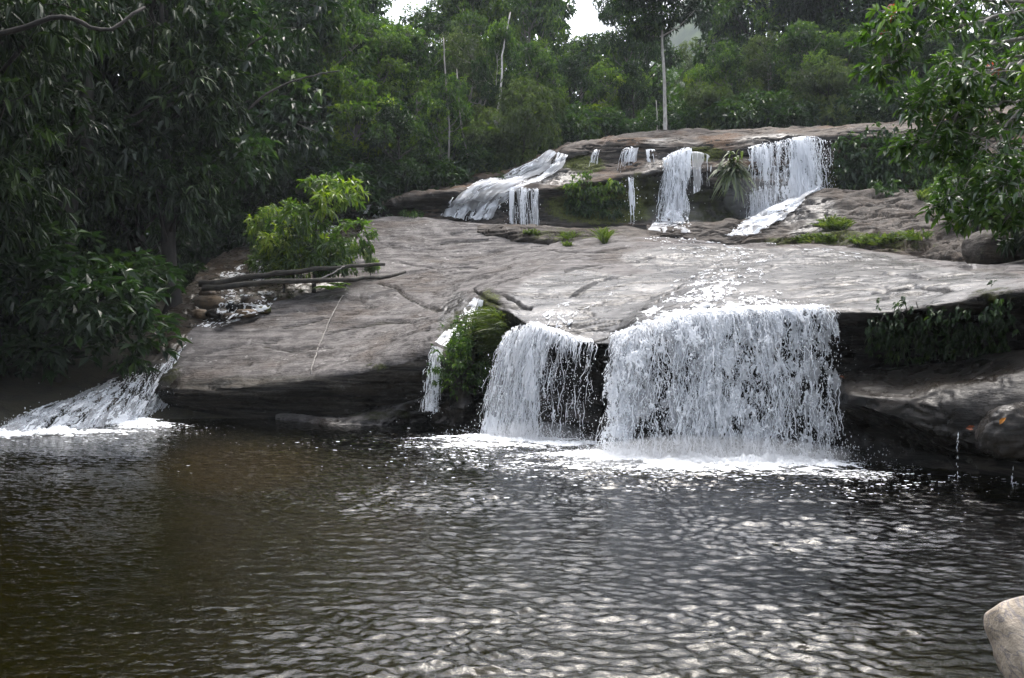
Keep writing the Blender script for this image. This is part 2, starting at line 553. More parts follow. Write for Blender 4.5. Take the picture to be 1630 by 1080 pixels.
for x in (-8, -4, 0, 4, 7): 
    for y in (-6, 0, 6, 11): GC.append((x, y, -1.9))
for x, y in ((-7, 15), (-3, 15), (-3, 18)): GC.append((x, y, -1.2))
GC += [(2, 15, -1.6), (6, 14, -1.2), (-5, 19.5, -0.5), (-2, 19.5, -0.5), (-8, 20, -0.6)]
GC += [(-13, -4, 1.2), (-12.5, 4, 1.0), (-12, 10, 0.9), (-11.6, 15, 0.8), (-11.5, 18, 0.8), (-12.5, 21, 1.0), (-20, 0, 3), (-20, 10, 3), (-18, 18, 2.6), (-16, 26, 3)]
GC += [(-9.5, 24.5, 1.0), (-11.5, 27, 1.9), (-13, 32, 3.2), (-12, 38, 4.6), (-22, 34, 5), (-30, 15, 6), (-30, 40, 8)]
GC += [(12, -4, 1.2), (11, 4, 1.2), (10.5, 9, 1.4), (10.5, 13, 1.8), (13, 16, 2.6), (16, 22, 4), (20, 28, 6), (20, 8, 4), (26, 20, 7), (30, 0, 6)]
GC += [(0, 24, 0.2), (4, 22, 1.4), (8, 20, 1.8), (0, 30, 2.6), (6, 30, 3.0), (12, 30, 3.6), (-6, 30, 1.9), (-3, 36, 4.2), (4, 36, 4.6), (12, 36, 5.4), (18, 36, 7.5)]
GC += [(-8, 44, 7.0), (-5, 41, 6.0), (-1, 43, 7.6), (4, 47, 9.9), (10, 47, 10.0), (17, 46, 10.2), (24, 44, 10.5), (-14, 46, 7.6), (-24, 50, 9)]
GC += [(-20, 62, 11), (-8, 60, 11), (4, 62, 12.2), (16, 62, 13), (30, 60, 14), (45, 50, 14), (-45, 50, 12), (-45, 20, 10), (45, 20, 12)]
GC += [(-30, 90, 16), (0, 90, 17), (30, 90, 19), (60, 90, 20), (-60, 90, 18), (-60, 0, 10), (60, 0, 12), (0, -14, 1.0), (-10, -14, 1.6), (10, -14, 1.6), (0, -40, 4), (-60, -40, 8), (60, -40, 8), (0, 130, 18), (-70, 130, 20), (70, 130, 22)]
GC = np.array(GC, float)


def _rbf_fit(C):
    D = np.linalg.norm(C[:, None, :2] - C[None, :, :2], axis=2)
    A = D.copy()
    n = len(C)
    K = np.zeros((n + 3, n + 3))
    K[:n, :n] = A + np.eye(n) * 0.02
    K[:n, n] = 1; K[:n, n + 1:] = C[:, :2]; K[n, :n] = 1; K[n + 1:, :n] = C[:, :2].T
    return np.linalg.solve(K, np.concatenate([C[:, 2], [0, 0, 0]]))


_gw = _rbf_fit(GC)


def ground_z(x, y):
    x = np.atleast_1d(np.asarray(x, float)); y = np.atleast_1d(np.asarray(y, float))
    out = np.empty(len(x))
    for s in range(0, len(x), 20000):
        q = np.stack([x[s:s + 20000], y[s:s + 20000]], 1)
        D = np.linalg.norm(q[:, None] - GC[None, :, :2], axis=2)
        out[s:s + 20000] = D @ _gw[:len(GC)] + _gw[len(GC)] + q @ _gw[len(GC) + 1:]
    P = np.stack([x, y, x * 0], 1)
    return out + 0.25 * fbm(P * 0.35, 4, 3) * np.clip((np.abs(out) + 0.3), 0.2, 1)


def build_ground():
    gx = np.concatenate([np.linspace(-700, -62, 14), np.linspace(-60, -16, 50), np.linspace(-15, 15, 110), np.linspace(16, 60, 50), np.linspace(62, 700, 14)])
    gy = np.concatenate([np.linspace(-300, -42, 8), np.linspace(-40, -1, 20), np.linspace(0, 52, 170), np.linspace(53, 130, 60), np.linspace(140, 700, 16)])
    X, Y = np.meshgrid(gx, gy, indexing='ij')
    cx = np.clip(X, -70, 70); cy = np.clip(Y, -40, 130)
    Z = ground_z(cx.ravel(), cy.ravel()).reshape(X.shape)
    V = np.stack([X, Y, Z], 2).reshape(-1, 3)
    px, py = proj(V)
    # sandy shoal at the foot of the left slab
    q = ((px - 370) / 150) ** 2 + ((py - 745) / 42) ** 2
    sh = np.clip(1.25 - q, 0, 1) * (V[:, 2] < 0.2) * (V[:, 1] > 8)
    q2 = ((px - 520) / 520) ** 2 + ((py - 790) / 130) ** 2
    sh = np.clip(sh + 0.14 * np.clip(1.2 - q2, 0, 1) * (V[:, 2] < 0.2) * (V[:, 1] > 4), 0, 1)
    me = mk_mesh("ground", V, [grid_faces(len(gx), len(gy))], True, {"shoal": sh})
    return tag(link("ground", me, M['ground']), "dark forest soil and stony pool bed under the trees and water", "ground", kind="structure")


build_ground()

# ================================================================== ROCKS
ROCK_V, ROCK_F, ROCK_N = [], [], 0


def reg(V, faces):
    global ROCK_N
    ROCK_V.append(V); ROCK_F.append(faces + ROCK_N); ROCK_N += len(V)


def blob(px, py, items, soft=0.5):
    """soft union of ellipses given in photo pixels as (cx, cy, rx, ry, weight)"""
    r = np.zeros(len(px))
    for cx, cy, rx, ry, w in items:
        q = np.sqrt(((px - cx) / rx) ** 2 + ((py - cy) / ry) ** 2)
        r = np.maximum(r, w * sstep(1 + soft, 1 - soft, q))
    return r


def rock_loft(name, ctrl, nu, nv, mat, seed, amp=(0.14, 0.05, 0.05), wet=(), moss=(), film=None, strata=(0.25, 0.9, 3.2),
              film_thresh=(0.05, 0.4), terrace=0.0, flip=False, terr_freq=2.2, cracks=()):
    G = loft_grid(ctrl, nu, nv)
    nrm = grid_normals(G)
    if flip: nrm = -nrm
    V = G.reshape(-1, 3); n = nrm.reshape(-1, 3)
    d = amp[0] * fbm(V * 0.45, 3, seed) + amp[1] * fbm(V * 1.7, 4, seed + 5)
    S = V * np.array(strata) + 0.35 * np.stack([fbm(V * 0.6, 3, seed + 9)] * 3, 1)
    sn = fbm(S, 4, seed + 21)
    d -= amp[2] * (1 - sstep(0.0, 0.07, np.abs(sn)))            # open cracks along the foliation
    d += amp[2] * 0.6 * fbm(S * 2.3, 3, seed + 31)
    if terrace:
        q = (V[:, 2] + 0.25 * fbm(V * 0.3, 3, seed + 41) + 0.12 * V[:, 0] * 0.3) * terr_freq
        fr = q - np.floor(q)
        d += terrace * (sstep(0.0, 0.75, fr) - sstep(0.8, 1.0, fr)) * (0.6 + 0.8 * fbm(V * 0.25, 2, seed + 55))
    crk = np.zeros(len(V))
    if cracks:
        cx, cy = proj(V)
        wv = 5 * fbm(V * 0.9, 3, seed + 61); wv2 = 2.5 * fbm(V * 1.1 + 7, 3, seed + 62)
        for wpx, dep, poly in cracks:
            for (ax, ay), (bx, by) in zip(poly[:-1], poly[1:]):
                L2 = (bx - ax) ** 2 + (by - ay) ** 2
                tt = np.clip(((cx + wv - ax) * (bx - ax) + (cy + wv2 - ay) * (by - ay)) / L2, 0, 1)
                dist = np.hypot(cx + wv - ax - tt * (bx - ax), (cy + wv2 - ay - tt * (by - ay)) * 1.3)
                kk = sstep(wpx, wpx * .25, dist)
                crk = np.maximum(crk, kk * min(1, dep / .1)); d = d - 0 * kk
        d = d - 0.11 * crk
    V = V + n * d[:, None]
    G2 = V.reshape(nu, nv, 3)
    n2 = grid_normals(G2).reshape(-1, 3)
    if flip: n2 = -n2
    px, py = proj(V)
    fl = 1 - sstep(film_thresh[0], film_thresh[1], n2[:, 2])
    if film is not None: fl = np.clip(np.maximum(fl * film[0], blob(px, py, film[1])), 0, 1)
    f = grid_faces(nu, nv)
    if flip: f = f[:, ::-1]
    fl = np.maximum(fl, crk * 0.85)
    me = mk_mesh(name, V, [f], True, {"wet": blob(px, py, wet) if wet else np.zeros(len(V)),
                                      "moss": blob(px, py, moss) if moss else np.zeros(len(V)), "film": fl})
    reg(V, f)
    return link(name, me, mat)


def front(lip, rec, zb=-0.8, toe=0.6, brow=False):
    """points of the face below a lip, from under water up"""
    x, y, z = lip
    sx = x / y
    out = []
    prof = ((toe, None), (0.8, 0.12), (1.0, 0.55), (0.6, 0.86), (0.05, 0.965))
    if brow: prof = ((0.9, None), (0.75, 0.10), (0.35, 0.42), (-0.25, 0.72), (-0.22, 0.90))
    for fd, fz in prof:
        yy = y + rec * fd
        out.append(np.array([x + (yy - y) * sx * 0.5, yy, zb if fz is None else z * fz]))
    return out


# ---- the broad lower ledge: left slab, prow, wet crest of the main fall, right-hand lip
LEDGE = [  # (recess, [(px,py,d) from lip to back])
    (0.9, [(228, 622, 23.0), (262, 575, 23.8), (312, 522, 25.6), (440, 480, 28.5), (545, 446, 31.0), (560, 402, 34.0), (590, 352, 38.5)]),
    (0.8, [(262, 612, 22.4), (300, 570, 23.5), (360, 522, 25.8), (480, 474, 28.8), (572, 440, 31.0), (590, 400, 34.3), (622, 347, 38.8)]),
    (0.7, [(335, 612, 22.0), (378, 565, 23.6), (445, 520, 25.8), (545, 470, 28.8), (620, 436, 31.0), (645, 400, 34.0), (680, 350, 38.6)]),
    (0.7, [(480, 600, 21.5), (510, 560, 23.2), (570, 515, 25.4), (650, 468, 28.2), (705, 435, 30.6), (735, 402, 33.4), (770, 360, 37.6)]),
    (0.7, [(600, 578, 21.0), (618, 548, 22.4), (660, 508, 24.5), (715, 465, 27.3), (762, 432, 29.8), (810, 404, 32.4), (850, 368, 36.6)]),
    (0.6, [(686, 548, 20.6), (694, 530, 21.5), (722, 496, 23.3), (752, 462, 25.6), (800, 432, 28.0), (860, 405, 30.8), (915, 372, 35.8)]),
    (0.7, [(700, 560, 20.3), (712, 545, 21.0), (738, 500, 22.8), (758, 466, 24.8), (815, 432, 27.2), (885, 405, 30.0), (945, 374, 35.2)]),
    (0.5, [(735, 590, 19.7), (745, 568, 20.4), (765, 520, 21.8), (790, 472, 23.3), (840, 432, 26.2), (905, 405, 29.5), (965, 375, 35.0)]),
    (0.5, [(768, 480, 20.4), (776, 468, 21.0), (800, 452, 22.4), (832, 440, 23.9), (870, 424, 26.0), (925, 404, 29.2), (985, 376, 34.8)]),
    (0.7, [(815, 502, 18.9), (826, 494, 19.4), (846, 480, 20.3), (872, 462, 21.6), (914, 440, 23.8), (970, 412, 27.6), (1030, 380, 34.0)]),
    (0.9, [(846, 524, 17.9), (858, 512, 18.3), (880, 494, 19.1), (912, 474, 20.5), (962, 448, 22.7), (1025, 416, 26.8), (1085, 384, 33.6)]),
    (1.1, [(905, 543, 17.2), (914, 530, 17.5), (936, 506, 18.3), (970, 480, 19.6), (1020, 452, 21.8), (1085, 418, 26.2), (1130, 387, 33.2)]),
    (1.1, [(968, 550, 16.6), (974, 536, 16.9), (992, 510, 17.6), (1020, 484, 18.9), (1062, 456, 20.9), (1125, 420, 25.6), (1165, 389, 32.8)]),
    (0.7, [(990, 552, 15.5), (998, 534, 15.8), (1018, 505, 16.8), (1045, 482, 18.2), (1085, 455, 20.2), (1145, 420, 25.0), (1190, 391, 32.4)]),
    (0.7, [(1060, 522, 15.1), (1066, 510, 15.5), (1082, 490, 16.4), (1102, 473, 17.7), (1130, 450, 19.7), (1180, 420, 24.4), (1220, 392, 31.8)]),
    (0.7, [(1150, 505, 14.9), (1155, 494, 15.4), (1165, 478, 16.3), (1178, 464, 17.5), (1195, 446, 19.4), (1225, 420, 23.8), (1250, 394, 31.2)]),
    (0.7, [(1240, 500, 14.7), (1243, 490, 15.2), (1248, 474, 16.1), (1254, 461, 17.3), (1260, 444, 19.1), (1270, 420, 23.3), (1290, 396, 30.6)]),
    (0.9, [(1326, 500, 14.5), (1328, 488, 15.1), (1330, 472, 15.9), (1330, 458, 17.0), (1328, 442, 18.8), (1322, 421, 22.8), (1340, 400, 30.0)]),
    (1.2, [(1400, 499, 14.1), (1399, 486, 14.7), (1396, 470, 15.6), (1392, 456, 16.7), (1385, 440, 18.5), (1375, 422, 22.2), (1400, 406, 29.2)]),
    (1.3, [(1500, 486, 13.6), (1498, 475, 14.2), (1492, 461, 15.1), (1484, 449, 16.2), (1474, 436, 18.0), (1458, 424, 21.5), (1470, 412, 28.5)]),
    (1.3, [(1590, 470, 13.1), (1588, 461, 13.7), (1582, 450, 14.7), (1574, 441, 15.8), (1564, 431, 17.5), (1545, 423, 20.8), (1550, 416, 27.5)]),
    (1.2, [(1690, 456, 12.6), (1690, 448, 13.2), (1690, 440, 14.2), (1690, 432, 15.4), (1690, 426, 17.0), (1690, 418, 20.2), (1700, 412, 26.5)]),
    (1.0, [(1850, 430, 12.0), (1850, 424, 12.7), (1850, 418, 13.7), (1850, 412, 14.9), (1850, 406, 16.5), (1850, 400, 19.7), (1850, 395, 26.0)]),
]
ctrl = []
for rec, pts in LEDGE:
    w = [at(*p) for p in pts]
    back = w[-1] + np.array([0, 3.0, -0.8])
    ctrl.append(front(w[0], rec, brow=pts[0][0] < 690) + w + [back])
WET = [(930, 500, 130, 70, 1.0), (1150, 470, 190, 45, 1.0), (1280, 470, 200, 40, 1.0), (1420, 455, 150, 38, 0.9), (1110, 415, 120, 28, 0.8), (1250, 420, 200, 24, 0.9),
       (1560, 450, 90, 22, 0.6), (730, 520, 34, 60, 0.75), (860, 560, 60, 50, 1), (1150, 600, 260, 110, 1), (1450, 560, 200, 70, 1), (250, 600, 40, 60, 0.6)]
o = rock_loft("rock_ledge", ctrl, 820, 330, M['rock'], 11, amp=(0.16, 0.045, 0.055), wet=WET,
              moss=[(255, 590, 40, 30, 0.55), (780, 480, 22, 26, 0.6), (760, 540, 70, 60, 0.7), (1590, 470, 70, 16, 0.55), (1480, 530, 120, 36, 0.5), (600, 585, 30, 10, 0.5)],
              film=(1.0, [(470, 630, 270, 34, 0.9), (1000, 600, 80, 60, 1), (1430, 560, 220, 60, 1), (1150, 620, 230, 100, 1), (775, 475, 14, 14, .8)]), terrace=0.035, terr_freq=2.6,
              cracks=[(3, .1, [(450, 523), (510, 510), (572, 501)]), (3.5, .1, [(520, 531), (560, 522), (613, 512), (680, 509)]), (3.5, .1, [(420, 548), (450, 553), (531, 557)]), (4, .1, [(600, 452), (628, 461), (642, 474), (672, 487), (709, 494)]),
                      (3, .08, [(572, 475), (580, 484), (590, 494)]), (3, .08, [(705, 388), (740, 384), (776, 383)]), (5, .1, [(754, 461), (776, 479), (805, 490), (843, 494)]), (4, .1, [(783, 464), (812, 480), (835, 492)]), (3, .08, [(330, 560), (400, 545), (440, 540)]),
                      (3, .08, [(850, 478), (905, 470), (960, 452), (1000, 440)]), (2.5, .08, [(640, 420), (700, 432), (760, 428)]), (2.5, .08, [(860, 398), (930, 402), (1000, 398)]), (3, .08, [(1330, 447), (1400, 440), (1480, 447)]), (3, .09, [(1460, 428), (1530, 433), (1600, 430)]),
                      (2.5, .08, [(350, 520), (430, 506), (500, 498)]), (2.5, .08, [(590, 560), (650, 540), (685, 530)]), (3, .09, [(1390, 470), (1460, 462), (1530, 466)]), (2.5, .07, [(900, 430), (960, 425), (1040, 410)])])
tag(o, "broad pale grey rock ledge the main waterfall pours over", "rock ledge", kind="structure")

# ---- low shelf at the foot of the slab
SH = []
for px, pf, pb, db in ((440, 668, 666, 22.6), (490, 673, 668, 22.0), (530, 678, 664, 21.4), (600, 678, 652, 21.0), (660, 674, 640, 20.8), (720, 672, 630, 20.6), (790, 672, 624, 20.2), (850, 680, 640, 19.6), (900, 700, 668, 18.6)):
    df = F * CAM_H / (pf - 540)
    a = np.array([(px - 815) / F * df, df, 0.0]); b = at(px, pb, db)
    SH.append([a + [0, 0.3, -0.7], a + [0, 0, -0.02], a * 0.6 + b * 0.4 + [0, 0, 0.10], b, b + [0, 1.2, 0.05]])
o = rock_loft("rock_shelf", SH, 220, 80, M['rock'], 23, amp=(0.06, 0.05, 0.06), wet=[(700, 660, 240, 40, 0.75)], moss=[(600, 660, 90, 14, 0.45)], film=(0.6, [(820, 650, 90, 30, 0.8)]), strata=(0.5, 1.2, 7))
tag(o, "low wet rock shelf at waterline below the left slab", "rock", kind="structure")

# ---- bulging wet rock on the right, below the overhang
BU = []
for px, ytop, dtop, yb, db, ylow, dlow in ((1322, 600, 15.2, 628, 14.6, 642, 14.5), (1345, 592, 15.0, 620, 14.1, 643, 13.9), (1400, 588, 14.9, 622, 13.7, 656, 13.5), (1450, 586, 14.7, 625, 13.4, 671, 13.2),
                                           (1500, 582, 14.5, 625, 13.1, 689, 12.9), (1545, 574, 14.3, 620, 12.9, 704, 12.6), (1585, 564, 14.1, 615, 12.7, 712, 12.3), (1625, 556, 13.9, 610, 12.5, 716, 12.1),
                                           (1700, 545, 13.6, 600, 12.2, 722, 11.7), (1800, 530, 13.2, 590, 11.8, 735, 11.3)):
    A = at(px, ytop, dtop); B = at(px, yb, db); C = at(px, ylow, dlow)
    wl_ = np.array([C[0] * 1.04, C[1] + 0.9, -0.1])
    BU.append([np.array([wl_[0], wl_[1] + .1, -0.9]), wl_, C * 0.35 + wl_ * 0.65 + [0, 0.45, 0.12], C + [0, 0.18, -0.02], C, C * 0.5 + B * 0.5 + [0, -0.10, 0.03], B, A, A + [0, 1.0, -0.1]])
o = rock_loft("wet_rock", BU, 260, 150, M['wetrock'], 37, amp=(0.16, 0.05, 0.03), wet=[(1480, 650, 260, 90, 1.0)], moss=[(1600, 690, 30, 30, 0.35)], film=(0.9, [(1450, 725, 200, 30, 1)]), strata=(0.4, 1, 2))
tag(o, "bulging dark wet rock under the right overhang, undercut at the waterline", "rock", kind="structure")
# knob at its right end
def stone(name, c, r, seed, mat, amp=0.18, flat=0.7, n=40, rz=0.0, attrs=(0, 0, 0)):
    u = np.linspace(0, 2 * math.pi, n * 2 + 1); v = np.linspace(0.001, math.pi - 0.001, n)
    U, W = np.meshgrid(u, v, indexing='ij')
    D = np.stack([np.cos(U) * np.sin(W), np.sin(U) * np.sin(W), np.cos(W)], 2).reshape(-1, 3)
    D0 = np.sign(D) * np.abs(D) ** 0.8
    k = 1 + amp * fbm(D * 1.3 + seed * 7.7, 3, seed) + amp * 0.35 * fbm(D * 4 + seed, 3, seed + 3)
    R = np.array(r) * np.array([1, 1, flat])
    P = D0 * k[:, None] * R
    cs, sn = math.cos(rz), math.sin(rz)
    P = np.stack([P[:, 0] * cs - P[:, 1] * sn, P[:, 0] * sn + P[:, 1] * cs, P[:, 2]], 1)
    f = grid_faces(len(u), len(v))[:, ::-1]
    me = mk_mesh(name, P, [f], True, {"wet": np.full(len(P), attrs[0]), "moss": np.full(len(P), attrs[1]), "film": np.full(len(P), attrs[2])})
    o = link(name, me, mat, loc=tuple(c))
    reg(P + np.array(c), f)
    return o


o = stone("rock_knob", at(1618, 690, 12.0), (0.42, 0.4, 0.4), 5, M['wetrock'], 0.25, 0.85, attrs=(1, 0.1, 0.1))
tag(o, "rounded dark wet knob of rock at right edge holding an orange leaf", "rock")

# ---- mid-height low strata hump with grass tufts
HU = []
for px, yf, df, yt, dt in ((760, 372, 35.4, 362, 37.0), (800, 376, 34.6, 357, 36.3), (860, 387, 33.4, 361, 35.6), (920, 394, 32.4, 364, 35.0), (975, 397, 31.8, 364, 34.6), (1020, 393, 31.8, 366, 34.4), (1050, 386, 32.2, 371, 34.2)):
    a = at(px, yf, df); b = at(px, yt, dt)
    HU.append([a + [0, 0, -0.5], a, a * .7 + b * .3 + [0, 0, .16], a * .3 + b * .7 + [0, 0, .12], b, b + [0, 1.5, -.5]])
o = rock_loft("rock_hump", HU, 220, 90, M['strata'], 41, amp=(0.10, 0.08, 0.10), moss=[(900, 375, 90, 14, 0.5)], film=(0.5, []), strata=(0.5, 1, 5), terrace=0.08, terr_freq=4)
tag(o, "low layered rock hump with grass tufts above the pale slab", "rock", kind="structure")

# ---- right-hand layered slope
SL = []
for px, yf, df, yt, dt in ((1030, 383, 32.8, 372, 36.0), (1080, 384, 32.5, 371, 36.0), (1130, 384, 32.0, 370, 36.0), (1180, 390, 31.4, 370, 35.6), (1240, 396, 30.4, 345, 36.0), (1320, 406, 28.6, 306, 36.4), (1400, 415, 26.6, 306, 36.0), (1470, 422, 24.6, 314, 35.0), (1540, 430, 22.4, 322, 33.5), (1620, 436, 20.4, 328, 31.0), (1720, 436, 19.0, 330, 28.0)):
    a = at(px, yf, df); b = at(px, yt, dt)
    SL.append([a + [0, -0.3, -0.7], a, a * .72 + b * .28 + [0, 0, .22], a * .42 + b * .58 + [0, 0, .26], a * .15 + b * .85 + [0, 0, .15], b, b + [0, 2.5, -.6]])
o = rock_loft("layered_slope", SL, 360, 200, M['strata'], 53, amp=(0.24, 0.14, 0.20), wet=[(1290, 345, 60, 40, 0.6)], moss=[(1330, 378, 70, 16, 0.6), (1420, 392, 90, 14, 0.5), (1250, 385, 60, 10, 0.55)],
              film=(0.5, []), strata=(0.45, 0.9, 4.2), terrace=0.22, terr_freq=3.0)
tag(o, "brown layered rock slope with moss right of the upper falls", "rock slope", kind="structure")

# ---- upper cliff
CL = [  # px, base(y,d), lower lip (y,d), shelf back (y,d), upper lip (y,d), top back (y,d)
    (560, (352, 38.6), (336, 39.0), (332, 39.6), (326, 40.4), (318, 43.0)),
    (612, (352, 38.4), (328, 38.6), (324, 39.4), (318, 40.4), (310, 43.0)),
    (690, (352, 38.0), (312, 38.2), (308, 39.2), (303, 40.4), (298, 43.0)),
    (740, (354, 37.4), (306, 37.8), (300, 39.0), (294, 40.2), (288, 43.2)),
    (800, (356, 36.8), (302, 37.2), (292, 38.8), (282, 40.2), (272, 43.4)),
    (860, (358, 36.2), (302, 36.7), (288, 38.6), (266, 40.0), (256, 43.6)),
    (900, (360, 36.0), (298, 36.5), (284, 38.2), (250, 39.4), (240, 43.8)),
    (950, (360, 35.8), (290, 36.4), (278, 38.0), (240, 38.9), (227, 44.0)),
    (1000, (360, 35.8), (283, 36.4), (274, 37.8), (236, 38.6), (220, 44.0)),
    (1050, (364, 35.8), (275, 36.6), (262, 37.5), (237, 38.2), (216, 44.0)),
    (1100, (370, 35.8), (272, 37.0), (258, 37.4), (238, 37.9), (214, 44.0)),
    (1150, (372, 35.9), (300, 36.9), (262, 37.1), (240, 37.6), (213, 44.0)),
    (1190, (373, 36.0), (310, 36.8), (262, 37.0), (238, 37.4), (210, 44.0)),
    (1250, (350, 36.4), (300, 36.8), (262, 37.0), (230, 37.4), (206, 44.0)),
    (1325, (316, 36.8), (290, 37.0), (255, 37.1), (224, 37.4), (204, 44.0)),
    (1400, (316, 36.4), (280, 36.7), (250, 36.8), (220, 37.2), (199, 43.6)),
    (1480, (322, 35.4), (280, 35.7), (250, 35.9), (212, 36.4), (190, 43.0)),
    (1560, (332, 33.8), (280, 34.2), (245, 34.6), (205, 35.2), (178, 42.0)),
    (1680, (336, 30.5), (280, 31.2), (245, 31.6), (200, 32.4), (170, 40.0)),
]
CC = []
for px, b, ll, sb, ul, tb in CL:
    B, L1, S1, U1, T1 = (at(px, y, d) for y, d in (b, ll, sb, ul, tb))
    CC.append([B + [0, 0.2, -1.0], B + [0, 0.35, 0], B * .5 + L1 * .5 + [0, 0.55, 0], L1 + [0, 0.15, -0.12], L1, S1, S1 * .5 + U1 * .5 + [0, 0.25, 0], U1 + [0, 0.05, -0.1], U1,
               U1 * .5 + T1 * .5 + [0, 0, 0.10], T1, T1 + [0, 2.5, -0.5]])
o = rock_loft("upper_cliff", CC, 620, 300, M['cliff'], 67, amp=(0.20, 0.10, 0.10), wet=[(1070, 230, 60, 14, 0.5), (1250, 225, 90, 14, 0.6), (880, 280, 60, 16, 0.8), (760, 330, 60, 30, 0.7), (1200, 330, 170, 40, 0.8), (1070, 300, 60, 60, 0.8)],
              moss=[(960, 330, 110, 30, 0.75), (930, 300, 60, 12, 0.6), (930, 262, 40, 16, 0.7), (1130, 330, 70, 40, 0.55), (1120, 245, 40, 14, 0.7), (1020, 300, 40, 30, 0.6), (1420, 290, 140, 60, 0.7), (1500, 210, 60, 10, 0.6)],
              film=(1.0, [(980, 335, 170, 26, 0.8), (1150, 330, 110, 50, 0.8)]), strata=(0.35, 0.8, 3.5), terrace=0.20, terr_freq=1.6)
tag(o, "dark mossy upper cliff with a brown flat top, upper falls spilling over", "cliff", kind="structure")

# ---- bed of the left side stream
SB = []
for pts in ([(150, 625, 22.4), (215, 560, 24.2), (262, 500, 27.0), (300, 455, 30.0), (330, 420, 33.0), (420, 372, 38.0), (520, 338, 43.0)],
            [(215, 630, 22.6), (268, 565, 24.0), (318, 505, 27.0), (360, 462, 29.8), (400, 420, 33.0), (480, 375, 37.5), (560, 342, 42.0)],
            [(262, 640, 22.8), (300, 572, 24.2), (360, 512, 27.0), (430, 470, 29.6), (480, 420, 33.2), (530, 380, 37.0), (590, 346, 41.0)],
            [(300, 650, 23.4), (345, 585, 24.6), (420, 525, 27.2), (520, 478, 29.8), (570, 425, 33.6), (600, 384, 37.0), (640, 348, 41.0)]):
    w = [at(*p) for p in pts]
    SB.append([w[0] + [0, -0.6, -1.0]] + w + [w[-1] + [0, 2, .3]])
o = rock_loft("stream_bed", SB, 200, 220, M['boulder'], 71, amp=(0.15, 0.12, 0.06), wet=[(400, 450, 260, 160, 1.0)], film=(0.8, [(240, 600, 90, 50, 0.9)]), terrace=0.12)
tag(o, "stony bed of the side stream left of the pale slab", "stream bed", kind="structure")

# ---- separate stones
o = stone("boulder", at(1585, 398, 20.6), (0.66, 0.5, 0.46), 9, M['wetrock'], 0.10, 0.95, attrs=(0.1, 0.35, 0.35))
tag(o, "blocky brown boulder with a pale spot, on the rock at right edge", "boulder")
o = stone("boulder", at(1660, 396, 20.3), (0.62, 0.5, 0.50), 12, M['wetrock'], 0.10, 0.95, attrs=(0.1, 0.5, 0.35))
tag(o, "mossy boulder cut off by the right edge, beside the blocky brown one", "boulder")
for px, py, d, r, lab, mat, at_ in (
        (336, 482, 27.4, (0.42, 0.30, 0.26), "tan oval stone in the side stream, farthest left of the big ones", 'boulder', (0.2, 0, 0)),
        (402, 486, 27.2, (0.46, 0.34, 0.34), "large brown stone in the middle of the side stream", 'boulder', (0.6, 0.1, 0.2)),
        (372, 490, 27.0, (0.20, 0.18, 0.18), "small black wet stone between two brown stones in the side stream", 'wetrock', (1, 0, 0.7)),
        (392, 499, 26.4, (0.32, 0.24, 0.14), "flat orange-tan stone below the large brown stone", 'boulder', (0.1, 0, 0)),
        (420, 494, 26.8, (0.26, 0.2, 0.14), "small mossy stone at the slab edge by the side stream", 'boulder', (0.3, 0.6, 0)),
        (318, 500, 26.2, (0.22, 0.2, 0.16), "small tan stone lying on the left shore of the side stream", 'boulder', (0.2, 0, 0)),
        (346, 499, 26.2, (0.30, 0.22, 0.16), "low dark stone in front of the tan oval stone", 'wetrock', (0.6, 0, 0.2)),
        (330, 468, 28.6, (0.30, 0.22, 0.2), "brown stone just below the fallen logs at the left", 'boulder', (0.4, 0, 0.1)),
        (364, 504, 25.8, (0.22, 0.2, 0.12), "small grey-brown stone where the stream drops to the pool", 'boulder', (0.7, 0, 0))):
    o = stone("stream_stone", at(px, py, d), r, int(px), M[mat], 0.22, 0.8, 24, rz=px * 0.7, attrs=at_)
    tag(o, lab, "stone", "stones in the side stream")
o = stone("stone", at(757, 668 - 526 + 0, 35.0) if False else at(1078, 376, 34.6), (0.30, 0.25, 0.12), 3, M['wetrock'], 0.2, 0.8, 24, attrs=(0.8, 0, 0.6))
tag(o, "small dark stone in the foam at foot of the middle upper fall", "stone")

# ---- pale weathered log, lower right corner
def corner_log():
    P = Parts()
    a = at(1606, 962, 2.9); b = at(1690, 1120, 2.75); c = at(1860, 1560, 2.4)
    pts = np.array([a + (b - a) * t for t in (-0.035, -0.02, 0.0, 0.05, 0.12, 0.3, 0.6, 1.0)] + [c])
    r = np.array([0.012, 0.040, 0.056, 0.066, 0.073, 0.080, 0.086, 0.092, 0.11])
    # resample
    x = np.linspace(0, 1, len(pts)); xn = np.linspace(0, 1, 90)
    pts2 = pchip(x, pts, xn); r2 = pchip(x, r[:, None], xn)[:, 0]
    P.tube(pts2, r2, 28, wob=0.0)
    V = np.concatenate(P.V)
    ctr = np.repeat(pts2, 28, 0)
    o_ = unit(V - ctr)
    sq = np.tile(1 / np.maximum(abs(np.cos(np.linspace(0, 2 * math.pi, 28, endpoint=False))), abs(np.sin(np.linspace(0, 2 * math.pi, 28, endpoint=False)))) ** 0.75, 90)
    V = ctr + (V - ctr) * sq[:, None]
    V = V + o_ * (0.016 * fbm(V * 7, 4, 5) + 0.006 * fbm(V * np.array([30, 30, 8]), 3, 8))[:, None]
    P.V = [V]
    return P.mesh("weathered_log")


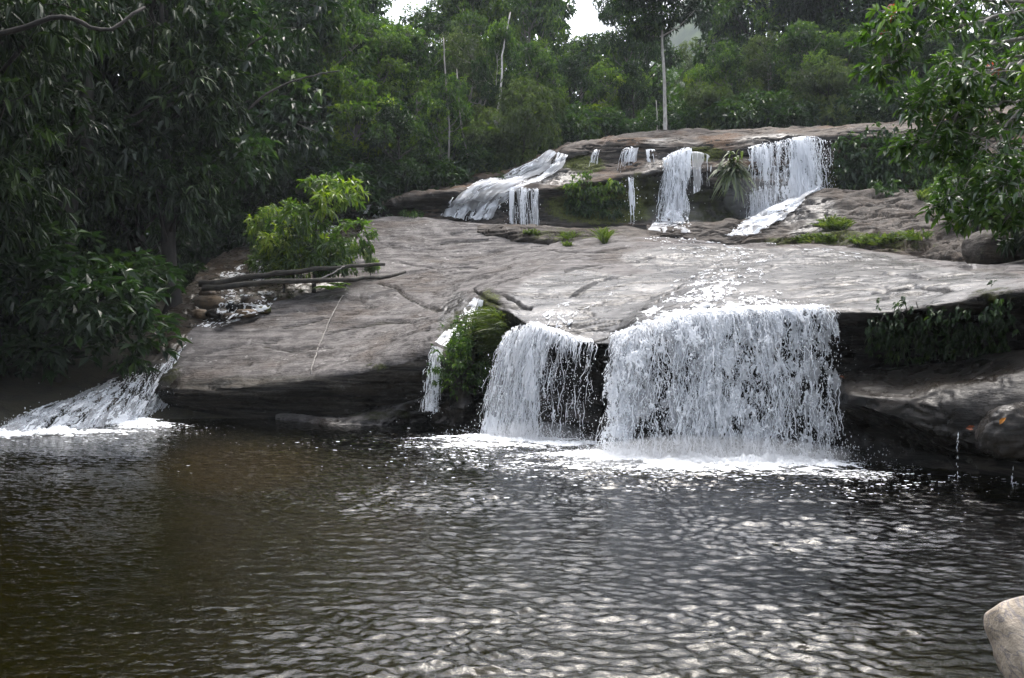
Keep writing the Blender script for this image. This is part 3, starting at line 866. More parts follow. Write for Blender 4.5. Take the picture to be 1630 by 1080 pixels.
def mat_log():
    m, n, l = new_mat("bleached_wood")
    out = N(n, "ShaderNodeOutputMaterial"); b = N(n, "ShaderNodeBsdfPrincipled")
    tc = N(n, "ShaderNodeTexCoord"); v = tc.outputs["Object"]
    a = noise_tex(n, l, v, 14, 6, 0.65); c = noise_tex(n, l, v, 7, 4, 0.6, dist=1.4)
    col = mixc(n, l, rng_node(n, l, a, 0.3, 0.7), (0.19, 0.155, 0.115), (0.37, 0.31, 0.24))
    vein = rng_node(n, l, mathn(n, l, 'ABSOLUTE', mathn(n, l, 'SUBTRACT', c, 0.5)), 0.0, 0.03, 0.7, 0.0)
    col = mixc(n, l, vein, col, (0.12, 0.11, 0.12))
    l.new(col, b.inputs["Base Color"]); b.inputs["Roughness"].default_value = 0.75
    bp = N(n, "ShaderNodeBump", Strength=1.0, Distance=0.015); l.new(a, bp.inputs["Height"]); l.new(bp.outputs[0], b.inputs["Normal"])
    l.new(b.outputs[0], out.inputs[0])
    return m


tag(link("weathered_log", corner_log(), mat_log()), "pale bleached log end poking in at the lower right corner", "log")

# ---- ray caster on the rocks
BVH = BVHTree.FromPolygons(np.concatenate(ROCK_V).tolist(), np.concatenate(ROCK_F).tolist())
EYE = Vector((0, 0, CAM_H))


def hit(px, py, dmin=0.0):
    d = Vector(((px - 815) / F, 1.0, -(py - 540) / F)).normalized()
    o_ = EYE + d * dmin
    p, n_, i, dist = BVH.ray_cast(o_, d)
    if p is None: return None, None
    if n_.dot(d) > 0: n_ = -n_
    return np.array(p), np.array(n_)


def hit_grid(PX, PY):
    sh = PX.shape
    Pt = np.full(sh + (3,), np.nan); Nn = np.zeros(sh + (3,))
    for idx in np.ndindex(sh):
        p, n_ = hit(PX[idx], PY[idx])
        if p is not None: Pt[idx] = p; Nn[idx] = n_
    return Pt, Nn


# ================================================================== WATER
def pool_water():
    # rows spaced with distance so that the ripples near the camera get the finest mesh
    y = np.concatenate([np.linspace(-12, 2.5, 30), 2.6 * (29.0 / 2.6) ** np.linspace(0, 1, 780)])
    s = np.linspace(-1, 1, 640)
    s = np.sign(s) * np.abs(s) ** 1.15
    half = np.where(y < 2.5, 12.5, np.clip(1.2 + y * 0.64, 0, 15))
    half = np.maximum(half, 2.8)
    half[:31] = np.linspace(12.5, half[31], 31)
    Y, S = np.meshgrid(y, s, indexing='ij')
    X = S * half[:, None]
    P = np.stack([X.ravel(), Y.ravel(), np.zeros(X.size)], 1)
    W = P.copy()
    W[:, 0] += 0.25 * fbm(P * 0.9, 3, 2); W[:, 1] += 0.25 * fbm(P * 0.9 + 40, 3, 3)
    r = np.random.default_rng(5)
    z = np.zeros(len(P))
    src = np.array([3.0, 15.0])
    for k in range(60):
        lam = 0.06 * (0.32 / 0.06) ** r.random()
        ang = r.normal(0, 0.62)
        base = math.atan2(-1, -0.15)           # away from the main fall, towards the camera
        dr = np.array([math.cos(base + ang), math.sin(base + ang)])
        amp = 0.0017 * (lam / 0.3) ** 0.85
        ph = (W[:, 0] * dr[0] + W[:, 1] * dr[1]) * 2 * math.pi / lam + r.random() * 6.28
        q = np.sin(ph)
        z += amp * (q + 0.25 * np.cos(2 * ph))
    gust = 0.5 + 0.8 * sstep(-0.3, 0.4, fbm(P * np.array([.35, .55, 1]), 3, 9))
    rad = np.hypot(P[:, 0] - src[0], P[:, 1] - src[1])
    fall = 0.9 + 0.7 * np.exp(-(rad / 5.0) ** 2) + 0.35 * np.exp(-((P[:, 0] - 0.09 * P[:, 1]) / 1.6) ** 2)
    az = P[:, 0] / np.maximum(P[:, 1], 2.0)
    calm = 1 - 0.66 * sstep(0.04, 0.40, -az) - 0.45 * sstep(0.28, 0.5, az)      # calmer towards the shaded left bank
    z *= gust * fall * calm
    Q = P + 0.12 * np.stack([fbm(P * 1.6, 3, 21), fbm(P * 1.6 + 5, 3, 22), z * 0], 1)
    z += (0.0075 * fbm(Q * np.array([7.5, 14.0, 1]), 4, 12, .5) - 0.0055 * np.abs(fbm(Q * np.array([7.5, 15.0, 1]), 4, 14, .5))) * fall * calm * (0.6 + 0.6 * gust)
    P[:, 2] = z
    me = mk_mesh("pool_water", P, [grid_faces(len(y), len(s))[:, ::-1]], True)
    return link("pool_water", me, M['water'])


tag(pool_water(), "dark rippled brown pool below the waterfall", "water", kind="structure")


def cut_sheet(name_parts, G, U, Vv, dens, seed, cell=(14.0, 4.0), lace=0.6, thick=0.05, thr=0.5, soft=0.0):
    """white water: a sheet (n, m, 3) torn into strands and lace. U across, Vv along the flow, in metres; dens 0..1 how closed it is"""
    n, m = U.shape
    fl = np.stack([U.ravel(), Vv.ravel(), np.full(U.size, seed * 3.1)], 1)
    cu, cv = cell
    w1 = fbm(fl * np.array([cu * .22, cv * .5, 1]), 3, seed); w2 = fbm(fl * np.array([cu * .22, cv * .5, 1]) + 30, 3, seed + 1)
    q = fl + np.stack([w1 * 1.6 / cu, w2 * 1.2 / cv, w1 * 0], 1)
    strand = fbm(q * np.array([cu, cv * .22, 1]), 4, seed + 3, 0.6)
    clump = fbm(q * np.array([cu * .30, cv * .45, 1]), 3, seed + 8)
    grain = fbm(q * np.array([cu * 1.9, cv * 2.2, 1]), 3, seed + 10, 0.6)
    r1 = np.abs(fbm(q * np.array([cu * .8, cv * 1.0, 1]), 3, seed + 14))
    r2 = np.abs(fbm(q * np.array([cu * 1.5, cv * 1.9, 1]), 2, seed + 19))
    web = np.maximum(1 - r1 / 0.16, 0.8 - r2 / 0.20)                 # thin filaments
    val = 0.5 + (1 - lace) * 0.75 * strand + lace * 0.46 * np.clip(web, -1.2, 1) + 0.65 * clump + 0.35 * fbm(fl * np.array([cu * .10, cv * .12, 1]), 2, seed + 70) + 0.22 * grain
    mask = val + (dens.ravel() - 0.5) * 1.5 > thr
    disp = thick * (0.8 * clump + 0.5 * strand + 0.35 * np.clip(web, -.5, 1) + 0.25 * grain)
    nr = grid_normals(G).reshape(-1, 3)
    nr = nr * np.where(nr[:, 1:2] > 0, -1, 1)
    P = G.reshape(-1, 3) + nr * disp[:, None]
    ok = mask & ~np.isnan(P).any(1)
    f = grid_faces(n, m)
    nanf = np.isnan(P).any(1)[f].any(1)
    f = f[(ok[f].sum(1) >= 3) & ~nanf]
    used, inv = np.unique(f, return_inverse=True)
    name_parts.add(P[used], [inv.reshape(f.shape)], 0.5)


def streaks(PT, G, n, seed, rad, length, spread, dens_fn, base=0, trange=(0.0, 1.0)):
    """thin tapering threads of water that follow the fall"""
    r = np.random.default_rng(seed)
    nu, nv = G.shape[:2]
    s_ = r.random(n * 4); t_ = trange[0] + (trange[1] - trange[0]) * r.random(n * 4)
    fl = np.stack([s_ * 24, t_ * 3, s_ * 0 + seed], 1)
    k = r.random(n * 4) < np.clip((dens_fn(s_, t_) - 0.3) * 1.6 + 0.5 * fbm(fl, 2, seed), 0.02, 1)
    s_, t_ = s_[k][:n], t_[k][:n]
    n = len(s_)
    K = 7
    ln = length * r.uniform(.3, 1.4, n)
    tt = np.clip(t_[:, None] + ln[:, None] * np.linspace(0, 1, K)[None], 0, 1)
    fi = s_ * (nu - 1); fj = tt * (nv - 1)
    i0 = np.clip(fi.astype(int), 0, nu - 2); j0 = np.clip(fj.astype(int), 0, nv - 2)
    a = (fi - i0)[:, None, None]; b = (fj - j0)[..., None]
    I = i0[:, None]
    c = (G[I, j0] * (1 - a) + G[I + 1, j0] * a) * (1 - b) + (G[I, j0 + 1] * (1 - a) + G[I + 1, j0 + 1] * a) * b - base
    c = c + (r.normal(0, 1, (n, 1, 3)) * np.array([.3, 1, .2]) * spread) * (0.3 + tt[..., None]) + np.cumsum(r.normal(0, 1, (n, K, 3)) * np.array([1, .7, .2]) * spread * .16, 1)
    R = rad * r.uniform(.5, 1.5, (n, 1)) * (np.sin(np.linspace(0.12, 0.97, K) * math.pi) ** .7)[None] * r.uniform(.5, 1.5, (n, K))
    an = np.array([0, 2.09, 4.19])
    V = c[:, :, None] + R[..., None, None] * np.stack([np.cos(an), np.sin(an), an * 0], 1)[None, None]
    idx = np.arange(n * K * 3).reshape(n, K, 3)
    nx = np.roll(idx, -1, 2)
    f = np.stack([idx[:, :-1], nx[:, :-1], nx[:, 1:], idx[:, 1:]], -1).reshape(-1, 4)
    PT.add(V.reshape(-1, 3), [f], 0.5)


def drops(PT, centers, r, stretch, seed):
    """small elongated beads of water"""
    k = len(centers)
    o_ = np.array([[1, 0, 0], [0, 1, 0], [-1, 0, 0], [0, -1, 0], [0, 0, 1], [0, 0, -1]], float)
    R = np.stack([r, r, r * stretch], 1)
    V = centers[:, None] + o_[None] * R[:, None]
    i = np.arange(k)[:, None] * 6
    f = np.concatenate([i + t for t in ([0, 1, 4], [1, 2, 4], [2, 3, 4], [3, 0, 4], [1, 0, 5], [2, 1, 5], [3, 2, 5], [0, 3, 5])])
    PT.add(V.reshape(-1, 3), [f], 0.5)


def curtain(name, label, cols, nu, nv, dens_fn, seed, layers=3, gap=0.10, cell=(14, 4), lace=0.6, thick=0.06, ndrop=0, dspread=0.25, rdrop=(0.006, 0.016), group=None, thr=0.5,
            dens_drop=(0.2, 1.0), nstreak=0, rstreak=0.006, lstreak=0.14):
    """cols: list of control columns, each a list of world points from the crest down"""
    root = empty(name, tuple(np.mean([c[-1] for c in cols], 0)))
    tag(root, label, "waterfall", group)
    base = np.array(root.location)
    G = loft_grid(cols, nu, nv)
    du = np.linalg.norm(np.diff(G, axis=0), axis=2).mean(1); dv = np.linalg.norm(np.diff(G, axis=1), axis=2).mean(0)
    uu = np.concatenate([[0], np.cumsum(du)]); vv = np.concatenate([[0], np.cumsum(dv)])
    U, Vv = np.meshgrid(uu, vv, indexing='ij')
    S, T = np.meshgrid(np.linspace(0, 1, nu), np.linspace(0, 1, nv), indexing='ij')
    nr = grid_normals(G); nr = np.where(nr[..., 1:2] > 0, -nr, nr)
    edge = 1 - 0.35 * (sstep(0.05, 0.0, S) + sstep(0.95, 1.0, S))
    P = Parts()
    for k in range(layers):
        off = (k - (layers - 1) / 2) * gap
        Gk = G + nr * (off * np.clip(T * 2.5, 0.15, 1))[..., None]
        cut_sheet(P, Gk - base, U, Vv, dens_fn(S, T) * edge - 0.05 * k, seed + 40 * k, (cell[0] * (1 + .25 * k), cell[1] * (1 + .2 * k)), lace if k % 2 == 0 else lace * .5, thick, thr)
    Q = Parts()
    cut_sheet(Q, G - base, U, Vv, np.minimum(dens_fn(S, T) + 0.07, 0.60) * edge, seed + 300, (cell[0] * .7, cell[1] * .6), lace * .4, thick, thr)
    if Q.n: link("water_veil", Q.mesh("water_veil"), M['veil'], root)
    if nstreak:
        streaks(P, G, nstreak, seed + 5, rstreak, lstreak, gap * .8, dens_fn, base)
    link("water_sheet", P.mesh("water_sheet"), M['white'], root)
    if ndrop:
        r = np.random.default_rng(seed)
        D = Parts()
        ss = r.random(ndrop * 3); tt = dens_drop[0] + (dens_drop[1] - dens_drop[0]) * r.random(ndrop * 3) ** 0.8
        keep = r.random(ndrop * 3) < 0.25 + dens_fn(ss, tt)
        ss, tt = ss[keep][:ndrop], tt[keep][:ndrop]
        c = G[(ss * (nu - 1)).astype(int), (tt * (nv - 1)).astype(int)] - base
        c = c + r.standard_t(3, c.shape) * np.array([1, .8, 0.5]) * dspread * 0.6 * (0.25 + tt[:, None])
        if base[2] < 0.5: c[:, 2] = np.maximum(c[:, 2], -base[2] + 0.01)
        drops(D, c, rdrop[0] + (rdrop[1] - rdrop[0]) * r.random(len(c)) ** 2, r.uniform(.8, 2.6, len(c)), seed)
        o_ = link("spray", D.mesh("spray"), M['white'], root)
        o_["kind"] = "stuff"
    return root


def fall_cols(pts, n_extra=2, back=0.35, out=0.25, zb=0.0, rise=0.06):
    """pts: (px, py, d) along a lip -> columns that run over the lip and drop to zb in an arc; per point optional out and zb"""
    cols = []
    for p in pts:
        px, py, d = p[:3]
        o_ = p[3] if len(p) > 3 else out
        z_ = p[4] if len(p) > 4 else zb
        sx = p[5] if len(p) > 5 else 0.0          # sideways throw
        a = at(px, py, d)
        h = a[2] - z_
        c = [a + [0, back, rise + 0.05], a + [0, 0, 0.03]]
        for t in (0.12, 0.3, 0.5, 0.75, 1.0):
            c.append(a + np.array([sx * t ** 0.6, -o_ * math.sqrt(t), -h * t + 0.02]))
        cols.append(c)
    return cols


# main fall
main_pts = [(976, 545, 15.55, 0.6, 0.0, -0.20), (996, 538, 15.4, 0.6, 0.0, -0.18), (1028, 525, 15.2, 0.55, 0.0, -0.15), (1080, 512, 15.0, 0.5, 0.0, -0.08), (1150, 504, 14.9, 0.4), (1240, 500, 14.7, 0.35), (1300, 499, 14.6, 0.3), (1332, 500, 14.5, 0.28)]


def dens_main(S, T):
    d = 0.41 - 0.04 * T
    d = d + 0.22 * sstep(0.28, 0.0, T)                               # closed near the crest
    d = d + 0.16 * np.exp(-((S - 0.05) / 0.07) ** 2)                  # solid left edge
    d = d + 0.09 * np.exp(-((S - 0.47) / 0.10) ** 2)
    d = d - 0.13 * sstep(0.72, 0.97, S) * sstep(0.1, 0.4, T)
    d = d - 0.09 * np.exp(-((S - 0.25) / 0.10) ** 2) * sstep(0.25, 0.6, T)
    d = d + 0.16 * sstep(0.90, 1.0, T)
    return d


curtain("waterfall", "wide main waterfall of white water pouring off the ledge into the pool", fall_cols(main_pts), 520, 360, dens_main, 101, layers=3, gap=0.16, cell=(22, 9), lace=0.6, thick=0.035,
        ndrop=9000, dspread=0.13, rdrop=(0.003, 0.011), nstreak=3000, rstreak=0.0065, lstreak=0.13)

# fall left of the main one
lf = [(800, 545, 18.5, 0.5, 0.05, -0.35), (822, 530, 18.3, 0.5, 0.03, -0.30), (845, 523, 17.9, 0.5, 0.0, -0.25), (880, 532, 17.5, 0.45, 0.0, -0.2), (915, 545, 17.1, 0.4, 0.0, -0.16), (945, 552, 16.8, 0.35, 0.0, -0.12)]
curtain("waterfall", "smaller fall left of the main one, split by dark rock", fall_cols(lf), 300, 300,
        lambda S, T: 0.54 - 0.44 * sstep(0.42, 0.8, S) * sstep(0.05, 0.3, T) - 0.10 * T + 0.16 * sstep(0.8, 1.0, T) * sstep(0.8, 0.3, S), 131, layers=2, gap=0.14, cell=(20, 6), lace=0.35, thick=0.035, ndrop=4000, dspread=0.12, rdrop=(0.003, 0.011), nstreak=1500, rstreak=0.007, lstreak=0.2)

# trickle between the slab and the green gully
tr = [(686, 560, 20.2, 0.5, 0.35, -0.1), (694, 562, 20.2, 0.45, 0.33, -0.1), (705, 566, 20.2, 0.4, 0.3, -0.08)]
curtain("trickle", "thin trickle dropping between dark slab end and green gully bush", fall_cols(tr, back=0.15), 50, 150, lambda S, T: 0.42 + 0 * S, 151, layers=2, gap=0.1, cell=(22, 6), lace=0.4, thick=0.03, ndrop=400, dspread=0.10, rdrop=(0.003, 0.010), nstreak=120, rstreak=0.007, lstreak=0.2)


# upper falls
def ucurt(label, pts, nu, nv, dens, seed, **kw):
    d2 = lambda S, T: dens(S, T) - 0.22 * sstep(0.16, 0.0, T)
    return curtain("upper_waterfall", label, fall_cols(pts, back=0.9, rise=0.14), nu, nv, d2, seed, group="falls over the upper cliff", **kw)


ucurt("broad white fall at the right of the upper cliff", [(1192, 240, 37.2, 0.5, 5.9, -0.1), (1225, 232, 37.1, 0.5, 6.2, -0.05), (1255, 226, 37.0, 0.5, 6.6), (1290, 222, 37.0, 0.5, 7.0), (1322, 226, 37.0, 0.4, 7.3)], 170, 170,
      lambda S, T: 0.37 + 0.20 * np.exp(-((S - 0.62) / 0.16) ** 2) + 0.16 * np.exp(-((S - 0.1) / 0.12) ** 2) - 0.14 * np.exp(-((S - 0.36) / 0.10) ** 2) - 0.30 * sstep(0.78, 0.95, S), 171,
      layers=2, gap=0.2, cell=(8, 3.2), lace=0.4, thick=0.04, ndrop=2600, dspread=0.2, rdrop=(0.008, 0.022), nstreak=1400, rstreak=0.0108, lstreak=0.25)
ucurt("narrow stepped fall at the middle of the upper cliff", [(1058, 258, 37.0, 0.5, 6.0, -0.35), (1072, 248, 37.0, 0.5, 6.0, -0.2), (1086, 242, 37.2, 0.5, 5.9, -0.15), (1100, 240, 37.3, 0.5, 5.9, -0.3)], 100, 160,
      lambda S, T: 0.48 + 0.10 * np.exp(-((S - 0.6) / 0.3) ** 2) - 0.10 * np.exp(-((T - 0.6) / 0.2) ** 2), 191, layers=2, gap=0.2, cell=(8, 2.2), lace=0.35, thick=0.05, ndrop=1000, dspread=0.18, rdrop=(0.008, 0.022), nstreak=700, rstreak=0.0108, lstreak=0.25)
ucurt("faint veil of drips right of the narrow stepped fall", [(1100, 244, 37.2, 0.4, 7.2), (1118, 246, 37.2, 0.4, 7.4), (1130, 250, 37.2, 0.4, 7.6)], 60, 100, lambda S, T: 0.20 - 0.08 * T + 0 * S, 211, layers=1, cell=(9, 1.2), lace=0.2, thick=0.03, nstreak=90, rstreak=0.0072, lstreak=0.4)
ucurt("double fall of thin streams below the left cascade", [(812, 304, 37.0, 0.35, 5.9), (828, 303, 36.8, 0.35, 5.9), (840, 303, 36.6, 0.35, 5.85), (856, 304, 36.5, 0.35, 5.8)], 80, 110,
      lambda S, T: 0.36 + 0.12 * np.cos(S * 2 * math.pi * 2) + 0 * T, 221, layers=2, gap=0.12, cell=(9, 1.2), lace=0.2, thick=0.03, ndrop=200, rdrop=(0.008, 0.018), nstreak=220, rstreak=0.0084, lstreak=0.4)
ucurt("single thread of water down the mossy middle of the cliff", [(1001, 284, 36.3, 0.35, 5.95), (1008, 284, 36.3, 0.35, 5.95)], 16, 110, lambda S, T: 0.40 - 0.15 * T, 231, layers=1, gap=0.1, cell=(9, 1.2), lace=0.3, thick=0.03, ndrop=80, rdrop=(0.008, 0.018), nstreak=60, rstreak=0.0108, lstreak=0.3)
ucurt("short white step fall high at cliff left of middle", [(992, 244, 38.3, 0.3, 8.05, -0.25), (1004, 239, 38.4, 0.3, 8.05, -0.2), (1016, 238, 38.4, 0.3, 8.1, -0.15)], 50, 60, lambda S, T: 0.38 + 0 * S, 241, layers=2, gap=0.12, cell=(8, 3), lace=0.4, thick=0.04, nstreak=160, rstreak=0.0084, lstreak=0.3)
ucurt("small bright step fall beside mossy rocks, left on the upper tier", [(942, 246, 38.8, 0.3, 8.0, -0.15), (954, 241, 38.7, 0.3, 8.0, -0.2)], 30, 60, lambda S, T: 0.37 + 0 * S, 251, layers=2, gap=0.1, cell=(8, 3), lace=0.4, thick=0.03, nstreak=100, rstreak=0.0084, lstreak=0.3)
ucurt("thin drips beside the short white step fall", [(1028, 240, 38.3, 0.3, 8.3), (1046, 240, 38.2, 0.3, 8.3)], 40, 60, lambda S, T: 0.26 + 0 * S, 261, layers=1, cell=(9, 2), lace=0.3, thick=0.03, nstreak=60, rstreak=0.0072, lstreak=0.4)


def flow(name, label, rows, nu, nv, dens, seed, cell=(5, 1.5), lace=0.5, thick=0.05, lift=0.04, group=None, cat="water flow", thr=0.5, parent=None, layers=1, smooth=None, nstreak=0, rstreak=0.014, veil=None):
    """white water hugging the rock: rows of (left px, left py, right px, right py) from top to bottom"""
    R = np.array(rows, float)
    x = np.linspace(0, 1, len(R))
    Q = pchip(x, R, np.linspace(0, 1, nv))
    s = np.linspace(0, 1, nu)[:, None]
    PX = Q[None, :, 0] * (1 - s) + Q[None, :, 2] * s
    PY = Q[None, :, 1] * (1 - s) + Q[None, :, 3] * s
    if smooth:      # a sheet draped over the steps: coarse hits joined by a smooth surface
        ci = np.linspace(0, nu - 1, smooth[0]).astype(int); cj = np.linspace(0, nv - 1, smooth[1]).astype(int)
        Pc, Nc = hit_grid(PX[np.ix_(ci, cj)], PY[np.ix_(ci, cj)])
        for j in range(len(cj)):
            bad = np.isnan(Pc[:, j, 0])
            if bad.any() and not bad.all():
                good = np.where(~bad)[0]
                for q in np.where(bad)[0]:
                    g_ = good[np.argmin(np.abs(good - q))]; Pc[q, j] = Pc[g_, j]; Nc[q, j] = Nc[g_, j]
        def fine(A):
            B = pchip(ci.astype(float), A, np.arange(nu, dtype=float))
            return np.swapaxes(pchip(cj.astype(float), np.swapaxes(B, 0, 1), np.arange(nv, dtype=float)), 0, 1)
        Pt = fine(Pc); Nn = unit(fine(Nc) + np.array([0, -.5, .3]))
    else:
        Pt, Nn = hit_grid(PX, PY)
    # break the sheet where neighbouring hits jump in depth
    G = Pt + Nn * lift
    if not smooth:
        d = Pt[..., 1]
        jump = np.zeros_like(d, bool)
        jump[1:] |= np.abs(np.diff(d, axis=0)) > 1.2
        jump[:, 1:] |= np.abs(np.diff(d, axis=1)) > 1.2
        G[jump] = np.nan
    width = np.nanmean(np.abs(Pt[-1, :, 0] - Pt[0, :, 0])); 
    st = np.linalg.norm(np.nan_to_num(np.diff(Pt, axis=1)), axis=2).mean(0)
    U, V_ = np.meshgrid(np.linspace(0, max(width, 0.05), nu), np.concatenate([[0], np.cumsum(st)]), indexing='ij')
    S, T = np.meshgrid(np.linspace(0, 1, nu), np.linspace(0, 1, nv), indexing='ij')
    P = Parts()
    edge = sstep(0, 0.18, S) * sstep(1, 0.82, S)
    for k in range(layers):
        Gk = G + np.nan_to_num(Nn) * 0.06 * k
        n, m = U.shape
        ce = np.nan_to_num(Gk)
        base = np.nanmean(Gk.reshape(-1, 3), 0)
        # use rock normals for displacement
        fl = np.stack([U.ravel(), V_.ravel(), np.full(U.size, seed * 3.1 + k)], 1)
        cu, cv = cell[0] * (1 + .2 * k), cell[1] * (1 + .2 * k)
        w1 = fbm(fl * np.array([cu * .25, cv * .5, 1]), 3, seed); w2 = fbm(fl * np.array([cu * .25, cv * .5, 1]) + 30, 3, seed + 1)
        q = fl + np.stack([w1 * 1.6 / cu, w2 * 1.2 / cv, w1 * 0], 1)
        strand = fbm(q * np.array([cu, cv * .3, 1]), 4, seed + 3, .6)
        clump = fbm(q * np.array([cu * .3, cv * .5, 1]), 3, seed + 8)
        grain = fbm(q * np.array([cu * 1.8, cv * 2.4, 1]), 3, seed + 10, .6)
        r1 = np.abs(fbm(q * np.array([cu * .8, cv * 1.2, 1]), 3, seed + 14))
        web = np.clip(1 - r1 / 0.16, -1.2, 1)
        val = 0.5 + (1 - lace) * .75 * strand + lace * .42 * web + .5 * clump + .22 * grain
        de = (dens(S, T) - 0.45 * (1 - edge)).ravel()
        ok = val + (de - 0.5) * 1.5 > thr
        disp = np.maximum(thick * (0.8 * clump + 0.5 * strand + 0.35 * web + 0.25 * grain), -lift * 0.6)
        Pk = Gk.reshape(-1, 3) + Nn.reshape(-1, 3) * disp[:, None]
        nan = np.isnan(Pk).any(1)
        f = grid_faces(n, m)
        f = f[(ok[f].sum(1) >= 3) & ~nan[f].any(1)]
        if len(f) == 0: continue
        used, inv = np.unique(f, return_inverse=True)
        P.add(Pk[used], [inv.reshape(f.shape)], 0.5)
    if nstreak: streaks(P, G, nstreak, seed + 9, rstreak, 0.16, 0.05, lambda a_, b_: 0.5 + 0 * a_)
    if P.n == 0: return None
    if veil is None:
        o_ = link(name, P.mesh(name), M['white'], parent)
        if parent is None: tag(o_, label, cat, group)
        return o_
    b0 = np.nanmean(G.reshape(-1, 3), 0)
    root = empty(name, tuple(b0)); tag(root, label, cat, group)
    P.V = [v - b0 for v in P.V]
    link("water_sheet", P.mesh("water_sheet"), M['white'], root)
    for k in range(2):
        fl = np.stack([U.ravel(), V_.ravel(), np.full(U.size, seed * 2.3 + k * 9)], 1)
        val = 0.5 + .55 * fbm(fl * np.array([cell[0] * .45, cell[1] * .25, 1]), 4, seed + 60, .6)
        ok = val + (veil - 0.45 * (1 - edge).ravel() - 0.5) * 1.5 > 0.5
        Pk = (G + Nn * (0.02 + .05 * k)).reshape(-1, 3) + Nn.reshape(-1, 3) * (0.05 * (val - .5))[:, None]
        nan = np.isnan(Pk).any(1); f = grid_faces(*U.shape); f = f[(ok[f].sum(1) >= 3) & ~nan[f].any(1)]
        if len(f) == 0: continue
        used, inv = np.unique(f, return_inverse=True)
        Q = Parts(); Q.add(Pk[used] - b0, [inv.reshape(f.shape)], 0.5)
        link("water_veil", Q.mesh("water_veil"), M['veil'], root)
    return root


flow("cascade", "long white cascade sliding down the left of the upper cliff", [(868, 243, 912, 250), (835, 262, 905, 272), (780, 283, 870, 296), (735, 300, 832, 308), (708, 320, 815, 330), (695, 346, 800, 356)], 190, 190,
     lambda S, T: 0.45 + 0.06 * T - 0.12 * sstep(0.5, 1, S), 301, cell=(10, 1.8), lace=0.3, thick=0.03, lift=0.10, layers=2, cat="cascade", smooth=(14, 16), veil=0.52)
flow("cascade", "white fan of water at the foot of the narrow stepped fall", [(1045, 330, 1098, 330), (1035, 350, 1105, 352), (1020, 372, 1110, 374)], 100, 80, lambda S, T: 0.42 + 0 * S, 311, cell=(8, 4), lace=0.55, thick=0.03, lift=0.10, cat="cascade", layers=2, smooth=(9, 8), veil=0.46)
flow("cascade", "white chute running down left from the broad upper fall", [(1240, 318, 1318, 300), (1215, 335, 1290, 325), (1190, 352, 1262, 348), (1160, 370, 1230, 366), (1148, 380, 1205, 379)], 130, 120, lambda S, T: 0.54 - 0.06 * S, 321, cell=(7, 3.4), lace=0.5, thick=0.05, lift=0.12, cat="cascade", layers=2, smooth=(8, 12), veil=0.52)
flow("stream_flow", "shallow white riffle across the middle shelf between the falls", [(1010, 378, 1120, 378), (1010, 390, 1200, 390), (1040, 400, 1250, 402), (1090, 412, 1250, 412), (1120, 424, 1240, 424)], 220, 110, lambda S, T: 0.38 + 0 * S, 331, cell=(8, 5), thick=0.03, lift=0.025)
flow("stream_flow", "pale streak of shallow water right of the riffle", [(1180, 384, 1330, 398), (1240, 394, 1390, 408), (1260, 408, 1410, 420)], 170, 50, lambda S, T: 0.34 + 0 * S, 341, cell=(7, 6), thick=0.02, lift=0.02)
flow("stream_flow", "foaming water sliding down to the main waterfall crest", [(1080, 432, 1240, 428), (1030, 455, 1260, 450), (1000, 480, 1290, 470), (975, 515, 1320, 492), (965, 548, 1335, 503)], 420, 160,
     lambda S, T: 0.33 + 0.34 * T ** 2 + 0.14 * np.exp(-((S - 0.45) / 0.2) ** 2) - 0.10 * sstep(0.75, 1, S) * (1 - T), 351, cell=(16, 5), lace=0.4, thick=0.025, lift=0.018)
flow("stream_flow", "thin white runs of water sliding to the smaller left fall", [(975, 450, 1080, 440), (905, 478, 1010, 470), (850, 500, 950, 500), (812, 540, 940, 552)], 220, 150,
     lambda S, T: 0.27 + 0.40 * T ** 2 * sstep(0.9, 0.5, S), 361, cell=(16, 5), lace=0.4, thick=0.025, lift=0.018)
flow("stream_flow", "smooth pale chute of water beside the green gully", [(752, 474, 772, 480), (735, 490, 768, 505), (712, 520, 750, 535), (690, 545, 720, 558)], 60, 120, lambda S, T: 0.62 + 0 * S, 371, cell=(8, 1), lace=0.2, thick=0.015, lift=0.015)
flow("stream_flow", "upper run of the side stream behind the leafy bush", [(480, 345, 560, 345), (430, 380, 545, 385), (380, 415, 470, 420), (330, 440, 440, 452)], 130, 130, lambda S, T: 0.52 + 0 * S, 381, cell=(8, 3.4), lace=0.4, thick=0.04, lift=0.04)
flow("stream_flow", "lower run of the side stream among the brown stones", [(340, 462, 460, 466), (335, 478, 450, 485), (330, 492, 430, 498), (300, 520, 350, 525)], 130, 80, lambda S, T: 0.46 + 0 * S, 391, cell=(10, 4), lace=0.5, thick=0.03, lift=0.03)
flow("stream_flow", "small white step where water spills past the block at the far left of the cliff", [(580, 330, 616, 326), (572, 346, 614, 346)], 40, 30, lambda S, T: 0.5 + 0 * S, 395, cell=(4, 2), thick=0.05, lift=0.06)


